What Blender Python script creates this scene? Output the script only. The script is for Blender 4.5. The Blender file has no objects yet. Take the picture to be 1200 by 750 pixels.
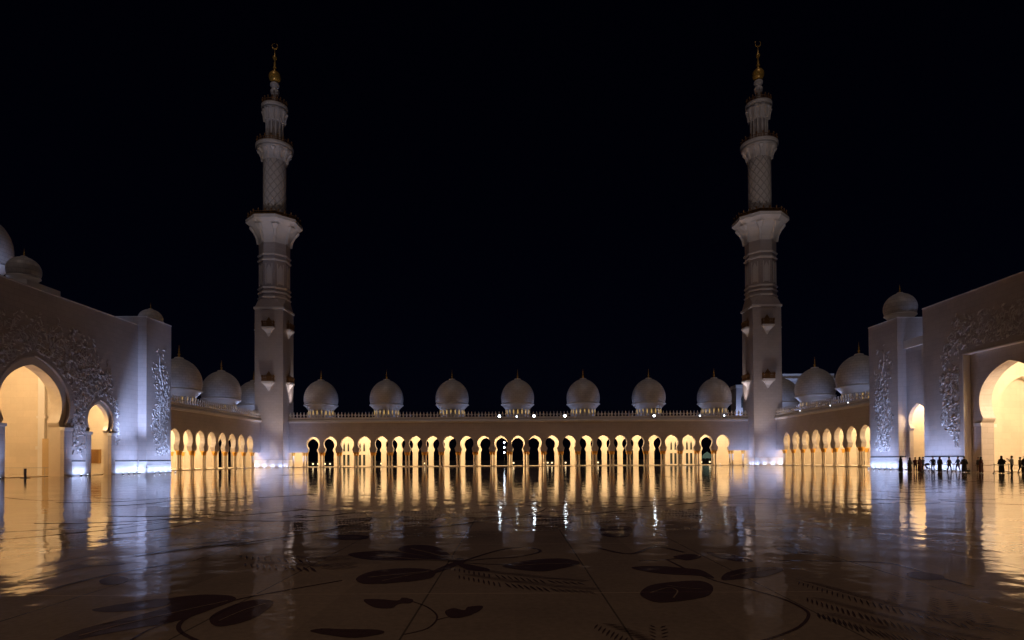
import bpy, bmesh, math, random
from mathutils import Vector, Matrix
R = math.radians
PI = math.pi
rnd = random.Random(7)
scene = bpy.context.scene
col = scene.collection

# ------------------------------------------------------------------ materials
def new_mat(name):
    m = bpy.data.materials.new(name); m.use_nodes = True
    nt = m.node_tree
    return m, nt, nt.nodes['Principled BSDF']

def N(nt, typ, **kw):
    n = nt.nodes.new(typ)
    for k, v in kw.items(): setattr(n, k, v)
    return n

def math_node(nt, op, a, b=None, c=None):
    n = nt.nodes.new('ShaderNodeMath'); n.operation = op
    for i, v in enumerate((a, b, c)):
        if v is None: continue
        if hasattr(v, 'is_output'): nt.links.new(v, n.inputs[i])
        else: n.inputs[i].default_value = v
    return n.outputs[0]

def stone(name, colour, rough=0.5, var=0.12, scale=0.6, joints=None, bump=0.15, mortar=0.66):
    """Marble-like cladding: large and small tonal drift, optional slab joints on vertical faces."""
    m, nt, b = new_mat(name)
    tc = N(nt, 'ShaderNodeTexCoord')
    geo = N(nt, 'ShaderNodeNewGeometry')
    n1 = N(nt, 'ShaderNodeTexNoise'); n1.inputs['Scale'].default_value = scale; n1.inputs['Detail'].default_value = 8
    n2 = N(nt, 'ShaderNodeTexNoise'); n2.inputs['Scale'].default_value = scale*9; n2.inputs['Detail'].default_value = 4
    nt.links.new(geo.outputs['Position'], n1.inputs['Vector']); nt.links.new(geo.outputs['Position'], n2.inputs['Vector'])
    f = math_node(nt, 'ADD', math_node(nt, 'MULTIPLY', n1.outputs[0], 0.7), math_node(nt, 'MULTIPLY', n2.outputs[0], 0.3))
    mr = N(nt, 'ShaderNodeMapRange'); mr.inputs[1].default_value = 0.3; mr.inputs[2].default_value = 0.7
    nt.links.new(f, mr.inputs[0])
    mix = N(nt, 'ShaderNodeMix', data_type='RGBA')
    mix.inputs['A'].default_value = (*[c*(1-var) for c in colour], 1)
    mix.inputs['B'].default_value = (*[min(1, c*(1+var*0.6)) for c in colour], 1)
    nt.links.new(mr.outputs[0], mix.inputs['Factor'])
    out = mix.outputs['Result']; hgt = n2.outputs[0]
    if joints:
        sep = N(nt, 'ShaderNodeSeparateXYZ'); nt.links.new(geo.outputs['Position'], sep.inputs[0])
        cmb = N(nt, 'ShaderNodeCombineXYZ')
        nt.links.new(math_node(nt, 'ADD', sep.outputs[0], sep.outputs[1]), cmb.inputs[0])
        nt.links.new(sep.outputs[2], cmb.inputs[1])
        br = N(nt, 'ShaderNodeTexBrick')
        br.inputs['Scale'].default_value = 1.0; br.inputs['Mortar Size'].default_value = 0.012
        br.inputs['Brick Width'].default_value = joints[0]; br.inputs['Row Height'].default_value = joints[1]
        br.inputs['Color1'].default_value = (1, 1, 1, 1); br.inputs['Color2'].default_value = (.93, .93, .93, 1)
        br.inputs['Mortar'].default_value = (mortar, mortar*0.98, mortar*0.95, 1)
        nt.links.new(cmb.outputs[0], br.inputs['Vector'])
        mu = N(nt, 'ShaderNodeMix', data_type='RGBA', blend_type='MULTIPLY'); mu.inputs['Factor'].default_value = 1
        nt.links.new(out, mu.inputs['A']); nt.links.new(br.outputs['Color'], mu.inputs['B'])
        out = mu.outputs['Result']
    nt.links.new(out, b.inputs['Base Color'])
    b.inputs['Roughness'].default_value = rough
    bp = N(nt, 'ShaderNodeBump'); bp.inputs['Strength'].default_value = bump; bp.inputs['Distance'].default_value = 0.02
    nt.links.new(hgt, bp.inputs['Height']); nt.links.new(bp.outputs[0], b.inputs['Normal'])
    return m

def plain(name, colour, rough=0.5, metal=0.0, var=0.15):
    m, nt, b = new_mat(name)
    n1 = N(nt, 'ShaderNodeTexNoise'); n1.inputs['Scale'].default_value = 3; n1.inputs['Detail'].default_value = 5
    tc = N(nt, 'ShaderNodeTexCoord'); nt.links.new(tc.outputs['Object'], n1.inputs['Vector'])
    mix = N(nt, 'ShaderNodeMix', data_type='RGBA')
    mix.inputs['A'].default_value = (*[c*(1-var) for c in colour], 1)
    mix.inputs['B'].default_value = (*[min(1, c*(1+var)) for c in colour], 1)
    nt.links.new(n1.outputs[0], mix.inputs['Factor']); nt.links.new(mix.outputs['Result'], b.inputs['Base Color'])
    b.inputs['Roughness'].default_value = rough; b.inputs['Metallic'].default_value = metal
    return m

def glow(name, colour, strength):
    m, nt, b = new_mat(name)
    b.inputs['Base Color'].default_value = (0.02, 0.02, 0.02, 1)
    b.inputs['Emission Color'].default_value = (*colour, 1); b.inputs['Emission Strength'].default_value = strength
    return m

WHITE = (0.54, 0.485, 0.47)
M = {}
M['wall'] = stone('marble_cladding', WHITE, 0.45, 0.10, 0.25, joints=(1.3, 0.65))
M['trim'] = stone('marble_trim', (0.80, 0.77, 0.74), 0.4, 0.06, 0.5)
M['relief'] = stone('carved_marble', (0.70, 0.67, 0.66), 0.35, 0.06, 1.0)
M['dome'] = stone('dome_marble', (0.66, 0.63, 0.61), 0.42, 0.10, 0.5, bump=0.05)
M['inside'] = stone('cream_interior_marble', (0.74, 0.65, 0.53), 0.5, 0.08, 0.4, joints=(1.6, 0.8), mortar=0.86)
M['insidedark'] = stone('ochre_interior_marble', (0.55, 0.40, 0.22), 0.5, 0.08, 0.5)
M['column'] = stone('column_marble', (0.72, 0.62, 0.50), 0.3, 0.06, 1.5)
M['gold'] = plain('gilt_metal', (0.80, 0.43, 0.08), 0.4, 0.45)
M['goldleaf'] = plain('polished_gold', (0.75, 0.46, 0.10), 0.3, 0.35)
M['bronze'] = plain('dark_bronze', (0.26, 0.14, 0.055), 0.45, 0.5)
M['dark'] = plain('black_metal', (0.02, 0.02, 0.022), 0.5, 0.3)
M['steel'] = plain('steel', (0.35, 0.35, 0.36), 0.3, 0.9)
M['shadowgap'] = plain('shadow_gap_dark', (0.03, 0.03, 0.035), 0.7)  # dark colour standing in for the shade of a shadow gap
M['windowglow'] = glow('lit_window', (1.0, 0.62, 0.2), 0.5)
M['flood'] = glow('flood_lens', (0.82, 0.9, 1.0), 24)
M['floodsmall'] = glow('small_flood_lens', (0.85, 0.92, 1.0), 4)
M['mastlens'] = glow('mast_lens', (0.75, 0.85, 1.0), 11)
M['uplens'] = glow('uplight_lens', (0.72, 0.82, 1.0), 5)
M['bollardglow'] = glow('bollard_lens', (1.0, 0.72, 0.38), 2.5)
M['greenglow'] = glow('lit_tent_fabric', (0.55, 0.8, 0.6), 0.12)
M['glass'] = plain('dark_glass', (0.03, 0.04, 0.045), 0.1)
M['greenglass'] = plain('greenish_glass', (0.10, 0.16, 0.10), 0.15)
M['tint'] = plain('ochre_door', (0.35, 0.2, 0.07), 0.4)
M['dirt'] = stone('dark_ground', (0.06, 0.055, 0.05), 0.9, 0.3, 0.2)
M['inlay'] = None

def dome_courses(m):
    nt = m.node_tree; b = nt.nodes['Principled BSDF']; src = b.inputs['Base Color'].links[0].from_socket
    tc = N(nt, 'ShaderNodeTexCoord'); sep = N(nt, 'ShaderNodeSeparateXYZ'); nt.links.new(tc.outputs['Object'], sep.inputs[0])
    cmb = N(nt, 'ShaderNodeCombineXYZ')
    nt.links.new(math_node(nt, 'MULTIPLY', math_node(nt, 'ARCTAN2', sep.outputs[1], sep.outputs[0]), 4.4), cmb.inputs[0]); nt.links.new(sep.outputs[2], cmb.inputs[1])
    br = N(nt, 'ShaderNodeTexBrick'); br.inputs['Scale'].default_value = 1; br.inputs['Mortar Size'].default_value = 0.03; br.inputs['Brick Width'].default_value = 1.15; br.inputs['Row Height'].default_value = 0.55
    br.inputs['Color1'].default_value = (1,1,1,1); br.inputs['Color2'].default_value = (.86,.86,.87,1); br.inputs['Mortar'].default_value = (.6,.6,.6,1)
    nt.links.new(cmb.outputs[0], br.inputs['Vector'])
    mu = N(nt, 'ShaderNodeMix', data_type='RGBA', blend_type='MULTIPLY'); mu.inputs['Factor'].default_value = 1
    nt.links.new(src, mu.inputs['A']); nt.links.new(br.outputs['Color'], mu.inputs['B']); nt.links.new(mu.outputs['Result'], b.inputs['Base Color'])
dome_courses(M['dome'])
# minaret lattice carving
def lattice_mat():
    m, nt, b = new_mat('lattice_carved_marble')
    tc = N(nt, 'ShaderNodeTexCoord'); sep = N(nt, 'ShaderNodeSeparateXYZ'); nt.links.new(tc.outputs['Object'], sep.inputs[0])
    a = math_node(nt, 'MULTIPLY', math_node(nt, 'ARCTAN2', sep.outputs[1], sep.outputs[0]), 10.0)
    k = math_node(nt, 'MULTIPLY', sep.outputs[2], 2.9)
    s1 = math_node(nt, 'ABSOLUTE', math_node(nt, 'SINE', math_node(nt, 'MULTIPLY', math_node(nt, 'ADD', a, k), 0.5)))
    s2 = math_node(nt, 'ABSOLUTE', math_node(nt, 'SINE', math_node(nt, 'MULTIPLY', math_node(nt, 'SUBTRACT', a, k), 0.5)))
    mn = math_node(nt, 'MINIMUM', s1, s2)
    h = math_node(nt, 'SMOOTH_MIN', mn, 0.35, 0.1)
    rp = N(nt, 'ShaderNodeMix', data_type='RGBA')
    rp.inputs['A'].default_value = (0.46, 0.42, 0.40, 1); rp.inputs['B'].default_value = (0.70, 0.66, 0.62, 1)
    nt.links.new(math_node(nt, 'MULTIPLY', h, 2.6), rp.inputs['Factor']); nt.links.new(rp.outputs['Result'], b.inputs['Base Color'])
    bp = N(nt, 'ShaderNodeBump'); bp.inputs['Strength'].default_value = 1; bp.inputs['Distance'].default_value = 0.4
    nt.links.new(h, bp.inputs['Height']); nt.links.new(bp.outputs[0], b.inputs['Normal'])
    b.inputs['Roughness'].default_value = 0.5
    return m
M['lattice'] = lattice_mat()

def floor_mat(name, base, spec_rough, veins=True):
    m, nt, b = new_mat(name)
    geo = N(nt, 'ShaderNodeNewGeometry')
    sep = N(nt, 'ShaderNodeSeparateXYZ'); nt.links.new(geo.outputs['Position'], sep.inputs[0])
    n1 = N(nt, 'ShaderNodeTexNoise'); n1.inputs['Scale'].default_value = 0.35; n1.inputs['Detail'].default_value = 6
    n2 = N(nt, 'ShaderNodeTexNoise'); n2.inputs['Scale'].default_value = 14; n2.inputs['Detail'].default_value = 6
    for n in (n1, n2): nt.links.new(geo.outputs['Position'], n.inputs['Vector'])
    f = math_node(nt, 'ADD', math_node(nt, 'MULTIPLY', n1.outputs[0], 0.6), math_node(nt, 'MULTIPLY', n2.outputs[0], 0.4))
    mr = N(nt, 'ShaderNodeMapRange'); mr.inputs[1].default_value = 0.33; mr.inputs[2].default_value = 0.67
    nt.links.new(f, mr.inputs[0])
    mix = N(nt, 'ShaderNodeMix', data_type='RGBA')
    mix.inputs['A'].default_value = (*[c*0.72 for c in base], 1); mix.inputs['B'].default_value = (*[c*1.2 for c in base], 1)
    nt.links.new(mr.outputs[0], mix.inputs['Factor'])
    out = mix.outputs['Result']
    cell = N(nt, 'ShaderNodeCombineXYZ')
    nt.links.new(math_node(nt, 'FLOOR', math_node(nt, 'DIVIDE', math_node(nt, 'ADD', sep.outputs[0], 1.4-1.09+2.14+1.07), 2.14)), cell.inputs[0])
    nt.links.new(math_node(nt, 'FLOOR', math_node(nt, 'DIVIDE', math_node(nt, 'ADD', sep.outputs[1], 4.28*2-7.37+2.14), 4.28)), cell.inputs[1])
    wn = N(nt, 'ShaderNodeTexWhiteNoise'); nt.links.new(cell.outputs[0], wn.inputs['Vector'])
    tone = N(nt, 'ShaderNodeMix', data_type='RGBA', blend_type='MULTIPLY'); tone.inputs['Factor'].default_value = 1
    tv = math_node(nt, 'ADD', math_node(nt, 'MULTIPLY', wn.outputs['Value'], 0.22), 0.84)
    nt.links.new(out, tone.inputs['A']); nt.links.new(tv, tone.inputs['B']); out = tone.outputs['Result']
    # slab joints
    def line(sock, period, off, w):
        t = math_node(nt, 'FRACT', math_node(nt, 'DIVIDE', math_node(nt, 'ADD', sock, off), period))
        d = math_node(nt, 'MULTIPLY', math_node(nt, 'ABSOLUTE', math_node(nt, 'SUBTRACT', t, 0.5)), period)
        return math_node(nt, 'GREATER_THAN', d, period*0.5 - w)
    jx = line(sep.outputs[0], 2.14, 1.4 - 1.09 + 2.14, 0.011)
    jy = line(sep.outputs[1], 4.28, 4.28*2 - 7.37, 0.013)
    j = jx
    mj = N(nt, 'ShaderNodeMix', data_type='RGBA'); nt.links.new(j, mj.inputs['Factor'])
    nt.links.new(out, mj.inputs['A']); mj.inputs['B'].default_value = (*[c*0.35 for c in base], 1)
    mk_ = N(nt, 'ShaderNodeMix', data_type='RGBA'); nt.links.new(jy, mk_.inputs['Factor']); nt.links.new(mj.outputs['Result'], mk_.inputs['A']); mk_.inputs['B'].default_value = (*[min(1, c*1.45) for c in base], 1)  # cross joints coloured lighter, their reflective sheen painted in
    nt.links.new(mk_.outputs['Result'], b.inputs['Base Color'])
    # polish wear and slab-scale unevenness
    n3 = N(nt, 'ShaderNodeTexNoise'); n3.inputs['Scale'].default_value = 0.9; n3.inputs['Detail'].default_value = 3
    n4 = N(nt, 'ShaderNodeTexNoise'); n4.inputs['Scale'].default_value = 0.22; n4.inputs['Detail'].default_value = 4
    for n in (n3, n4): nt.links.new(geo.outputs['Position'], n.inputs['Vector'])
    rr = N(nt, 'ShaderNodeMapRange'); rr.inputs[1].default_value = 0.3; rr.inputs[2].default_value = 0.7
    rr.inputs[3].default_value = spec_rough*0.7; rr.inputs[4].default_value = spec_rough*1.35
    nt.links.new(n4.outputs[0], rr.inputs[0]); nt.links.new(math_node(nt, 'MULTIPLY', rr.outputs[0], math_node(nt, 'ADD', math_node(nt, 'MULTIPLY', wn.outputs['Value'], 0.5), 0.75)), b.inputs['Roughness'])
    h = math_node(nt, 'ADD', math_node(nt, 'MULTIPLY', n3.outputs[0], 0.017), math_node(nt, 'MULTIPLY', n4.outputs[0], 0.010))
    bp = N(nt, 'ShaderNodeBump'); bp.inputs['Strength'].default_value = 1.0; bp.inputs['Distance'].default_value = 1.0
    nt.links.new(h, bp.inputs['Height']); nt.links.new(bp.outputs[0], b.inputs['Normal'])
    b.inputs['IOR'].default_value = 1.37
    return m
M['floor'] = floor_mat('polished_courtyard_marble', (0.62, 0.42, 0.25), 0.048)
M['inlay'] = floor_mat('dark_inlay_marble', (0.17, 0.09, 0.065), 0.09)

# ------------------------------------------------------------------ mesh builder
class MB:
    def __init__(s): s.v = []; s.f = []; s.sm = []
    def add(s, vs, fs, smooth=False):
        o = len(s.v); s.v += [tuple(p) for p in vs]; s.f += [tuple(i+o for i in f) for f in fs]; s.sm += [smooth]*len(fs)
    def box(s, a, b):
        x0, y0, z0 = a; x1, y1, z1 = b
        s.add([(x0,y0,z0),(x1,y0,z0),(x1,y1,z0),(x0,y1,z0),(x0,y0,z1),(x1,y0,z1),(x1,y1,z1),(x0,y1,z1)],
              [(0,3,2,1),(4,5,6,7),(0,1,5,4),(1,2,6,5),(2,3,7,6),(3,0,4,7)])
    def lathe(s, prof, c=(0,0,0), seg=24, smooth=True, rot=0.0, cap=True):
        vs = []; fs = []
        for r, z in prof:
            for i in range(seg):
                a = rot + 2*PI*i/seg
                vs.append((c[0]+r*math.cos(a), c[1]+r*math.sin(a), c[2]+z))
        n = len(prof)
        for k in range(n-1):
            for i in range(seg):
                j = (i+1) % seg
                fs.append((k*seg+i, k*seg+j, (k+1)*seg+j, (k+1)*seg+i))
        s.add(vs, fs, smooth)
        if cap:
            s.add(vs[:seg], [tuple(range(seg-1, -1, -1))]); s.add(vs[-seg:], [tuple(range(seg))])
    def tube(s, pts, rad, seg=8, smooth=True):
        pts = [Vector(p) for p in pts]
        if not isinstance(rad, (list, tuple)): rad = [rad]*len(pts)
        vs = []; fs = []
        up = Vector((0, 0, 1))
        for i, p in enumerate(pts):
            d = (pts[min(i+1, len(pts)-1)] - pts[max(i-1, 0)]).normalized()
            u = d.cross(up)
            if u.length < 1e-3: u = d.cross(Vector((0, 1, 0)))
            u.normalize(); w = d.cross(u)
            for k in range(seg):
                a = 2*PI*k/seg
                vs.append(p + (u*math.cos(a) + w*math.sin(a))*rad[i])
        for i in range(len(pts)-1):
            for k in range(seg):
                j = (k+1) % seg
                fs.append((i*seg+k, i*seg+j, (i+1)*seg+j, (i+1)*seg+k))
        fs.append(tuple(range(seg-1, -1, -1))); fs.append(tuple(range((len(pts)-1)*seg, len(pts)*seg)))
        s.add(vs, fs, smooth)
    def ball(s, c, r, seg=12, rings=8, sc=(1,1,1)):
        prof = []
        vs = []; fs = []
        for k in range(1, rings):
            t = -PI/2 + PI*k/rings
            for i in range(seg):
                a = 2*PI*i/seg
                vs.append((c[0]+r*sc[0]*math.cos(t)*math.cos(a), c[1]+r*sc[1]*math.cos(t)*math.sin(a), c[2]+r*sc[2]*math.sin(t)))
        for k in range(rings-2):
            for i in range(seg):
                j = (i+1) % seg
                fs.append((k*seg+i, k*seg+j, (k+1)*seg+j, (k+1)*seg+i))
        b = len(vs); vs.append((c[0], c[1], c[2]-r*sc[2])); vs.append((c[0], c[1], c[2]+r*sc[2]))
        for i in range(seg):
            j = (i+1) % seg
            fs.append((b, j, i)); fs.append((b+1, (rings-2)*seg+i, (rings-2)*seg+j))
        s.add(vs, fs, True)
    def prism(s, outline, mp, d0, d1):
        """outline [(u,v)] mapped by mp(u,v,d) and extruded d0..d1"""
        n = len(outline)
        vs = [mp(u, v, d0) for u, v in outline] + [mp(u, v, d1) for u, v in outline]
        fs = [tuple(range(n)), tuple(range(2*n-1, n-1, -1))]
        for i in range(n):
            j = (i+1) % n
            fs.append((i, i+n, j+n, j))
        s.add(vs, fs)
    def mesh(s, name):
        me = bpy.data.meshes.new(name); me.from_pydata(s.v, [], s.f)
        me.polygons.foreach_set('use_smooth', s.sm)
        bm = bmesh.new(); bm.from_mesh(me)
        bmesh.ops.recalc_face_normals(bm, faces=bm.faces)
        bm.to_mesh(me); bm.free(); me.update()
        return me
    def build(s, name, mat, parent=None, loc=None):
        o = bpy.data.objects.new(name, s.mesh(name)); col.objects.link(o)
        if mat is not None: o.data.materials.append(mat)
        if loc: o.location = loc
        if parent: o.parent = parent
        return o

def empty(name, loc=(0,0,0), rz=0.0):
    o = bpy.data.objects.new(name, None); col.objects.link(o); o.location = loc; o.rotation_euler = (0,0,rz); o.empty_display_size = 0.3
    return o
def tag(o, label=None, cat=None, group=None, kind=None):
    if label: o['label'] = label
    if cat: o['category'] = cat
    if group: o['group'] = group
    if kind: o['kind'] = kind
    return o
def copy_tree(o, parent=None):
    c = o.copy(); col.objects.link(c)
    if parent: c.parent = parent
    for ch in list(o.children): copy_tree(ch, c)
    return c
def lamp(name, typ, loc, energy, colour, parent=None, radius=0.1, aim=None, spot=90, blend=0.6):
    l = bpy.data.lights.new(name, typ); l.energy = energy; l.color = colour
    if typ in ('POINT', 'SPOT'): l.shadow_soft_size = radius
    if typ == 'SPOT': l.spot_size = R(spot); l.spot_blend = blend
    o = bpy.data.objects.new(name, l); col.objects.link(o); o.location = loc
    if aim is not None:
        d = Vector(aim) - Vector(loc); o.rotation_euler = d.to_track_quat('-Z', 'Y').to_euler()
    if parent: o.parent = parent
    return o

COOL = (0.43, 0.56, 1.0)
WARM = (1.0, 0.73, 0.41)

# ------------------------------------------------------------------ arches and arcade walls
def arch_profile(jamb, vspring, vneck, neck, bulge, vc, vtop, vbot):
    """Half-width against height for a pointed horseshoe arch, bottom to apex."""
    p = [(jamb, vbot), (jamb, vspring)]
    ang = math.asin(max(-1, min(1, (neck/bulge)))) ; lowdz = math.sqrt(bulge**2 - neck**2)
    vlow = vc - lowdz if vneck is None else vneck
    for i in range(1, 5):
        t = i/5
        p.append((jamb + (neck-jamb)*math.sin(t*PI/2), vspring + (vlow-vspring)*t))
    a0 = -math.acos(neck/bulge); 
    for i in range(0, 19):
        a = a0 + (PI/2 - a0)*i/18
        w = bulge*math.cos(a); s_ = math.sin(a)
        v = vc + (s_/abs(math.sin(a0))*(vc-vlow) if a < 0 else 0)
        if a >= 0:
            h = vtop - vc
            v = vc + h*(0.88*s_ + 0.12*(a/(PI/2))**3)
        p.append((max(w, 0.0), v))
    p[-1] = (0.0, vtop)
    return p

def wall_segments(mb, segs, top, d0, d1, mp):
    """segs: (u0,u1,None,vbot) solid or (u0,u1,uc,profile). Builds faces of a wall with arched openings."""
    for s in segs:
        if s[2] is None:
            u0, u1, _, vb = s
            vs = [mp(u, v, d) for d in (d0, d1) for u, v in ((u0, vb), (u1, vb), (u1, top), (u0, top))]
            mb.add(vs, [(0,1,2,3), (7,6,5,4), (0,4,5,1), (2,6,7,3), (1,5,6,2), (3,7,4,0)])
        else:
            u0, u1, uc, pr = s
            n = len(pr)
            vs = []
            for d in (d0, d1):
                for w, v in pr:
                    vs += [mp(u0, v, d), mp(uc-w, v, d), mp(uc+w, v, d), mp(u1, v, d)]
                vs += [mp(u0, top, d), mp(uc, top, d), mp(uc, top, d), mp(u1, top, d)]
            m = (n+1)*4
            fs = []
            for b in (0, m):
                for k in range(n):
                    q = b+k*4; r = q+4
                    fs.append((q, q+1, r+1, r)); fs.append((q+2, q+3, r+3, r+2))
            for k in range(n-1):
                q = k*4; r = q+4
                fs.append((q+1, r+1, r+1+m, q+1+m)); fs.append((q+2, q+2+m, r+2+m, r+2))
            fs.append((0, m, m+1, 1)); fs.append((2, 2+m, 3+m, 3))
            fs.append((n*4, n*4+1, n*4+1+m, n*4+m)); fs.append((n*4+2, n*4+3, n*4+3+m, n*4+2+m))
            mb.add(vs, fs)

GAL_ARCH = arch_profile(1.50, 3.80, 4.72, 1.24, 1.70, 5.98, 7.85, 3.78)
BACK_ARCH = arch_profile(1.50, 3.80, 4.72, 1.20, 1.64, 5.98, 7.75, 0.16)
COL_H = 3.78

def column_mesh():
    """shaft, base and gilded capital of one arcade column, built once and shared"""
    s = MB(); s.lathe([(0.20, 0.42), (0.215, 1.2), (0.205, 2.95)], seg=12)
    b = MB(); b.box((-0.29, -0.29, 0.12), (0.29, 0.29, 0.26)); b.lathe([(0.28, 0.26), (0.29, 0.33), (0.22, 0.42)], seg=12)
    c = MB(); c.lathe([(0.205, 2.9), (0.29, 2.98), (0.26, 3.06), (0.35, 3.3), (0.355, 3.5), (0.33, 3.6)], seg=12)
    c.box((-0.36, -0.36, 3.6), (0.36, 0.36, 3.79))
    return s.mesh('column'), b.mesh('base'), c.mesh('capital')
COLM = column_mesh()
for me, k in zip(COLM, ('column', 'column', 'gold')): me.materials.append(M[k])
def column(parent, x, y):
    o = bpy.data.objects.new('column', COLM[0]); col.objects.link(o); o.parent = parent; o.location = (x, y, 0)
    for me, nm in ((COLM[1], 'base'), (COLM[2], 'capital')):
        c = bpy.data.objects.new(nm, me); col.objects.link(c); c.parent = o
    return o

# ---- dome
def finial_mb(z0, h, r):
    m = MB()
    m.lathe([(r*1.6, 0), (r*1.2, h*0.05), (r*0.45, h*0.1), (r, h*0.2), (r*1.05, h*0.27), (r*0.35, h*0.38), (r*0.75, h*0.46), (r*0.75, h*0.5), (r*0.25, h*0.6), (r*0.5, h*0.67), (r*0.2, h*0.75), (r*0.12, h*0.98), (0.01, h)], (0, 0, z0), 12)
    return m
def make_dome(Rd=4.4, zc=17.9, ztop=23.15, zlip=16.2, roof=12.4, nwin=18, lit=True):
    m = MB()
    k = Rd/4.4
    a0 = -math.asin(min(0.9, (zc-zlip-0.42*k)/Rd))
    prof = []
    for i in range(0, 21):
        a = a0 + (PI/2-a0)*i/20
        z = zc + (Rd*math.sin(a) if a < 0 else (ztop-zc)*(0.95*math.sin(a) + 0.05*(a/(PI/2))**4))
        prof.append((max(Rd*math.cos(a), 0.02), z))
    m.lathe(prof, seg=40)
    band = MB()
    rb = prof[0][0]
    band.lathe([(rb*0.95, zlip+0.42*k), (rb*1.0, zlip+0.34*k), (rb*1.0, zlip+0.26*k), (rb*1.055, zlip+0.2*k), (rb*1.06, zlip), (rb*1.0, zlip-0.15*k), (rb*0.90, zlip-0.55*k), (rb*0.80, zlip-1.0*k), (rb*0.77, zlip-1.25*k)], seg=40)
    dr = MB(); rd = rb*0.76
    dr.lathe([(rd, roof), (rd, zlip-1.2*k)], seg=40)
    capm = MB(); capm.lathe([(0.2*Rd, ztop-0.16*k), (0.2*Rd, ztop-0.02*k), (0.16*Rd, ztop+0.08*k), (0.05*Rd, ztop+0.14*k)], seg=20)
    fin = finial_mb(ztop+0.1*k, 2.5*k, 0.24*k)
    win = MB(); hw = 0.15*k; z1 = zlip-1.3*k; z0 = z1-1.25*k
    win.prism([(-hw, z0), (hw, z0), (hw, z1-0.45*k), (0.0, z1), (-hw, z1-0.45*k)], lambda u, v, d: (d, u, v), rd-0.04, rd+0.05)
    return m.mesh('dome'), [('moulding', band.mesh('moulding'), M['trim']), ('drum', dr.mesh('drum'), M['dome']), ('roof_cap', capm.mesh('roof_cap'), M['trim']), ('finial', fin.mesh('finial'), M['goldleaf'])], win.mesh('window'), nwin, lit
DOMES = {}
def dome(parent, x, y, key, **kw):
    if key not in DOMES:
        d = make_dome(**kw); d[0].materials.append(M['dome'])
        for _, me, mm in d[1]: me.materials.append(mm)
        d[2].materials.append(M['windowglow'] if d[4] else M['glass'])
        DOMES[key] = d
    me, parts, win, nw, lit = DOMES[key]
    o = bpy.data.objects.new('dome', me); col.objects.link(o); o.location = (x, y, 0)
    if parent: o.parent = parent
    for nm, pm, _ in parts:
        c = bpy.data.objects.new(nm, pm); col.objects.link(c); c.parent = o
    for i in range(nw):
        a = 2*PI*(i+0.5)/nw
        # only the half turned to the courtyard and its flanks can be seen
        c = bpy.data.objects.new('window', win); col.objects.link(c); c.parent = o; c.rotation_euler = (0, 0, a)
    return o

# ---- merlon parapet
def parapet(parent, u0, u1, mp, zb):
    m = MB()
    m.prism([(u0, zb), (u1, zb), (u1, zb+0.45), (u0, zb+0.45)], mp, -0.16, 0.16)
    n = int((u1-u0)/0.87); st = (u1-u0)/n
    for i in range(n):
        c = u0 + (i+0.5)*st
        ol = [(c-0.12, zb+0.45), (c+0.12, zb+0.45), (c+0.15, zb+0.75), (c+0.34, zb+0.95), (c+0.30, zb+1.12), (c+0.14, zb+1.25), (c+0.10, zb+1.5), (c, zb+1.85), (c-0.10, zb+1.5), (c-0.14, zb+1.25), (c-0.30, zb+1.12), (c-0.34, zb+0.95), (c-0.15, zb+0.75)]
        m.prism(ol, mp, -0.09, 0.09)
    return m.build('parapet', M['trim'], parent)
def cornice(parent, u0, u1, mp, z, out=0.45):
    m = MB()
    m.prism([(u0, z-0.32), (u1, z-0.32), (u1, z-0.02), (u0, z-0.02)], mp, -out*0.55, 0.1)
    vs = [mp(u, v, d) for u in (u0, u1) for v, d in ((z-0.018, 0.1), (z-0.018, -out), (z+0.06, -out), (z+0.5, -out*0.3), (z+0.5, 0.1))]
    m.add(vs, [(0,1,2,3,4), (9,8,7,6,5), (0,5,6,1), (1,6,7,2), (2,7,8,3), (3,8,9,4), (4,9,5,0)])
    return m.build('cornice', M['trim'], parent)

FY, BY = 151.0, 163.6          # far arcade front and rear line
GX = 64.0                      # side arcade line, half the courtyard's width
SP = 4.35
WT = 11.9                      # wall top

# ------------------------------------------------------------------ SETTING
g = MB(); g.add([(-3000,-1500,-0.06),(3000,-1500,-0.06),(3000,4000,-0.06),(-3000,4000,-0.06)], [(0,1,2,3)])
tag(g.build('ground', M['dirt']), kind='structure')
cf = MB(); cf.add([(-GX-0.1,-45,0),(GX+0.1,-45,0),(GX+0.1,FY+0.1,0),(-GX-0.1,FY+0.1,0)], [(0,1,2,3)])
floor = tag(cf.build('courtyard_floor', M['floor']), kind='structure')

# ------------------------------------------------------------------ FAR GALLERY
gal = empty('arcade_gallery', (0, FY, 0))
tag(gal, 'long low white marble arcade between both minarets, seven domes on its roof', 'arcade', 'arcaded galleries round the courtyard')
gi = Matrix.Translation((0, -FY, 0))
mpF = lambda u, v, d: (u, d, v)                          # local to gal
segs = [(-GX-0.2, -12.5*SP, None, COL_H)]
for i in range(-12, 13): segs.append(((i-0.5)*SP, (i+0.5)*SP, i*SP, GAL_ARCH))
segs.append((12.5*SP, GX+0.2, None, COL_H))
m = MB(); wall_segments(m, segs, WT, 0.0, 0.95, mpF); m.build('front_wall', M['wall'], gal)
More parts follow.
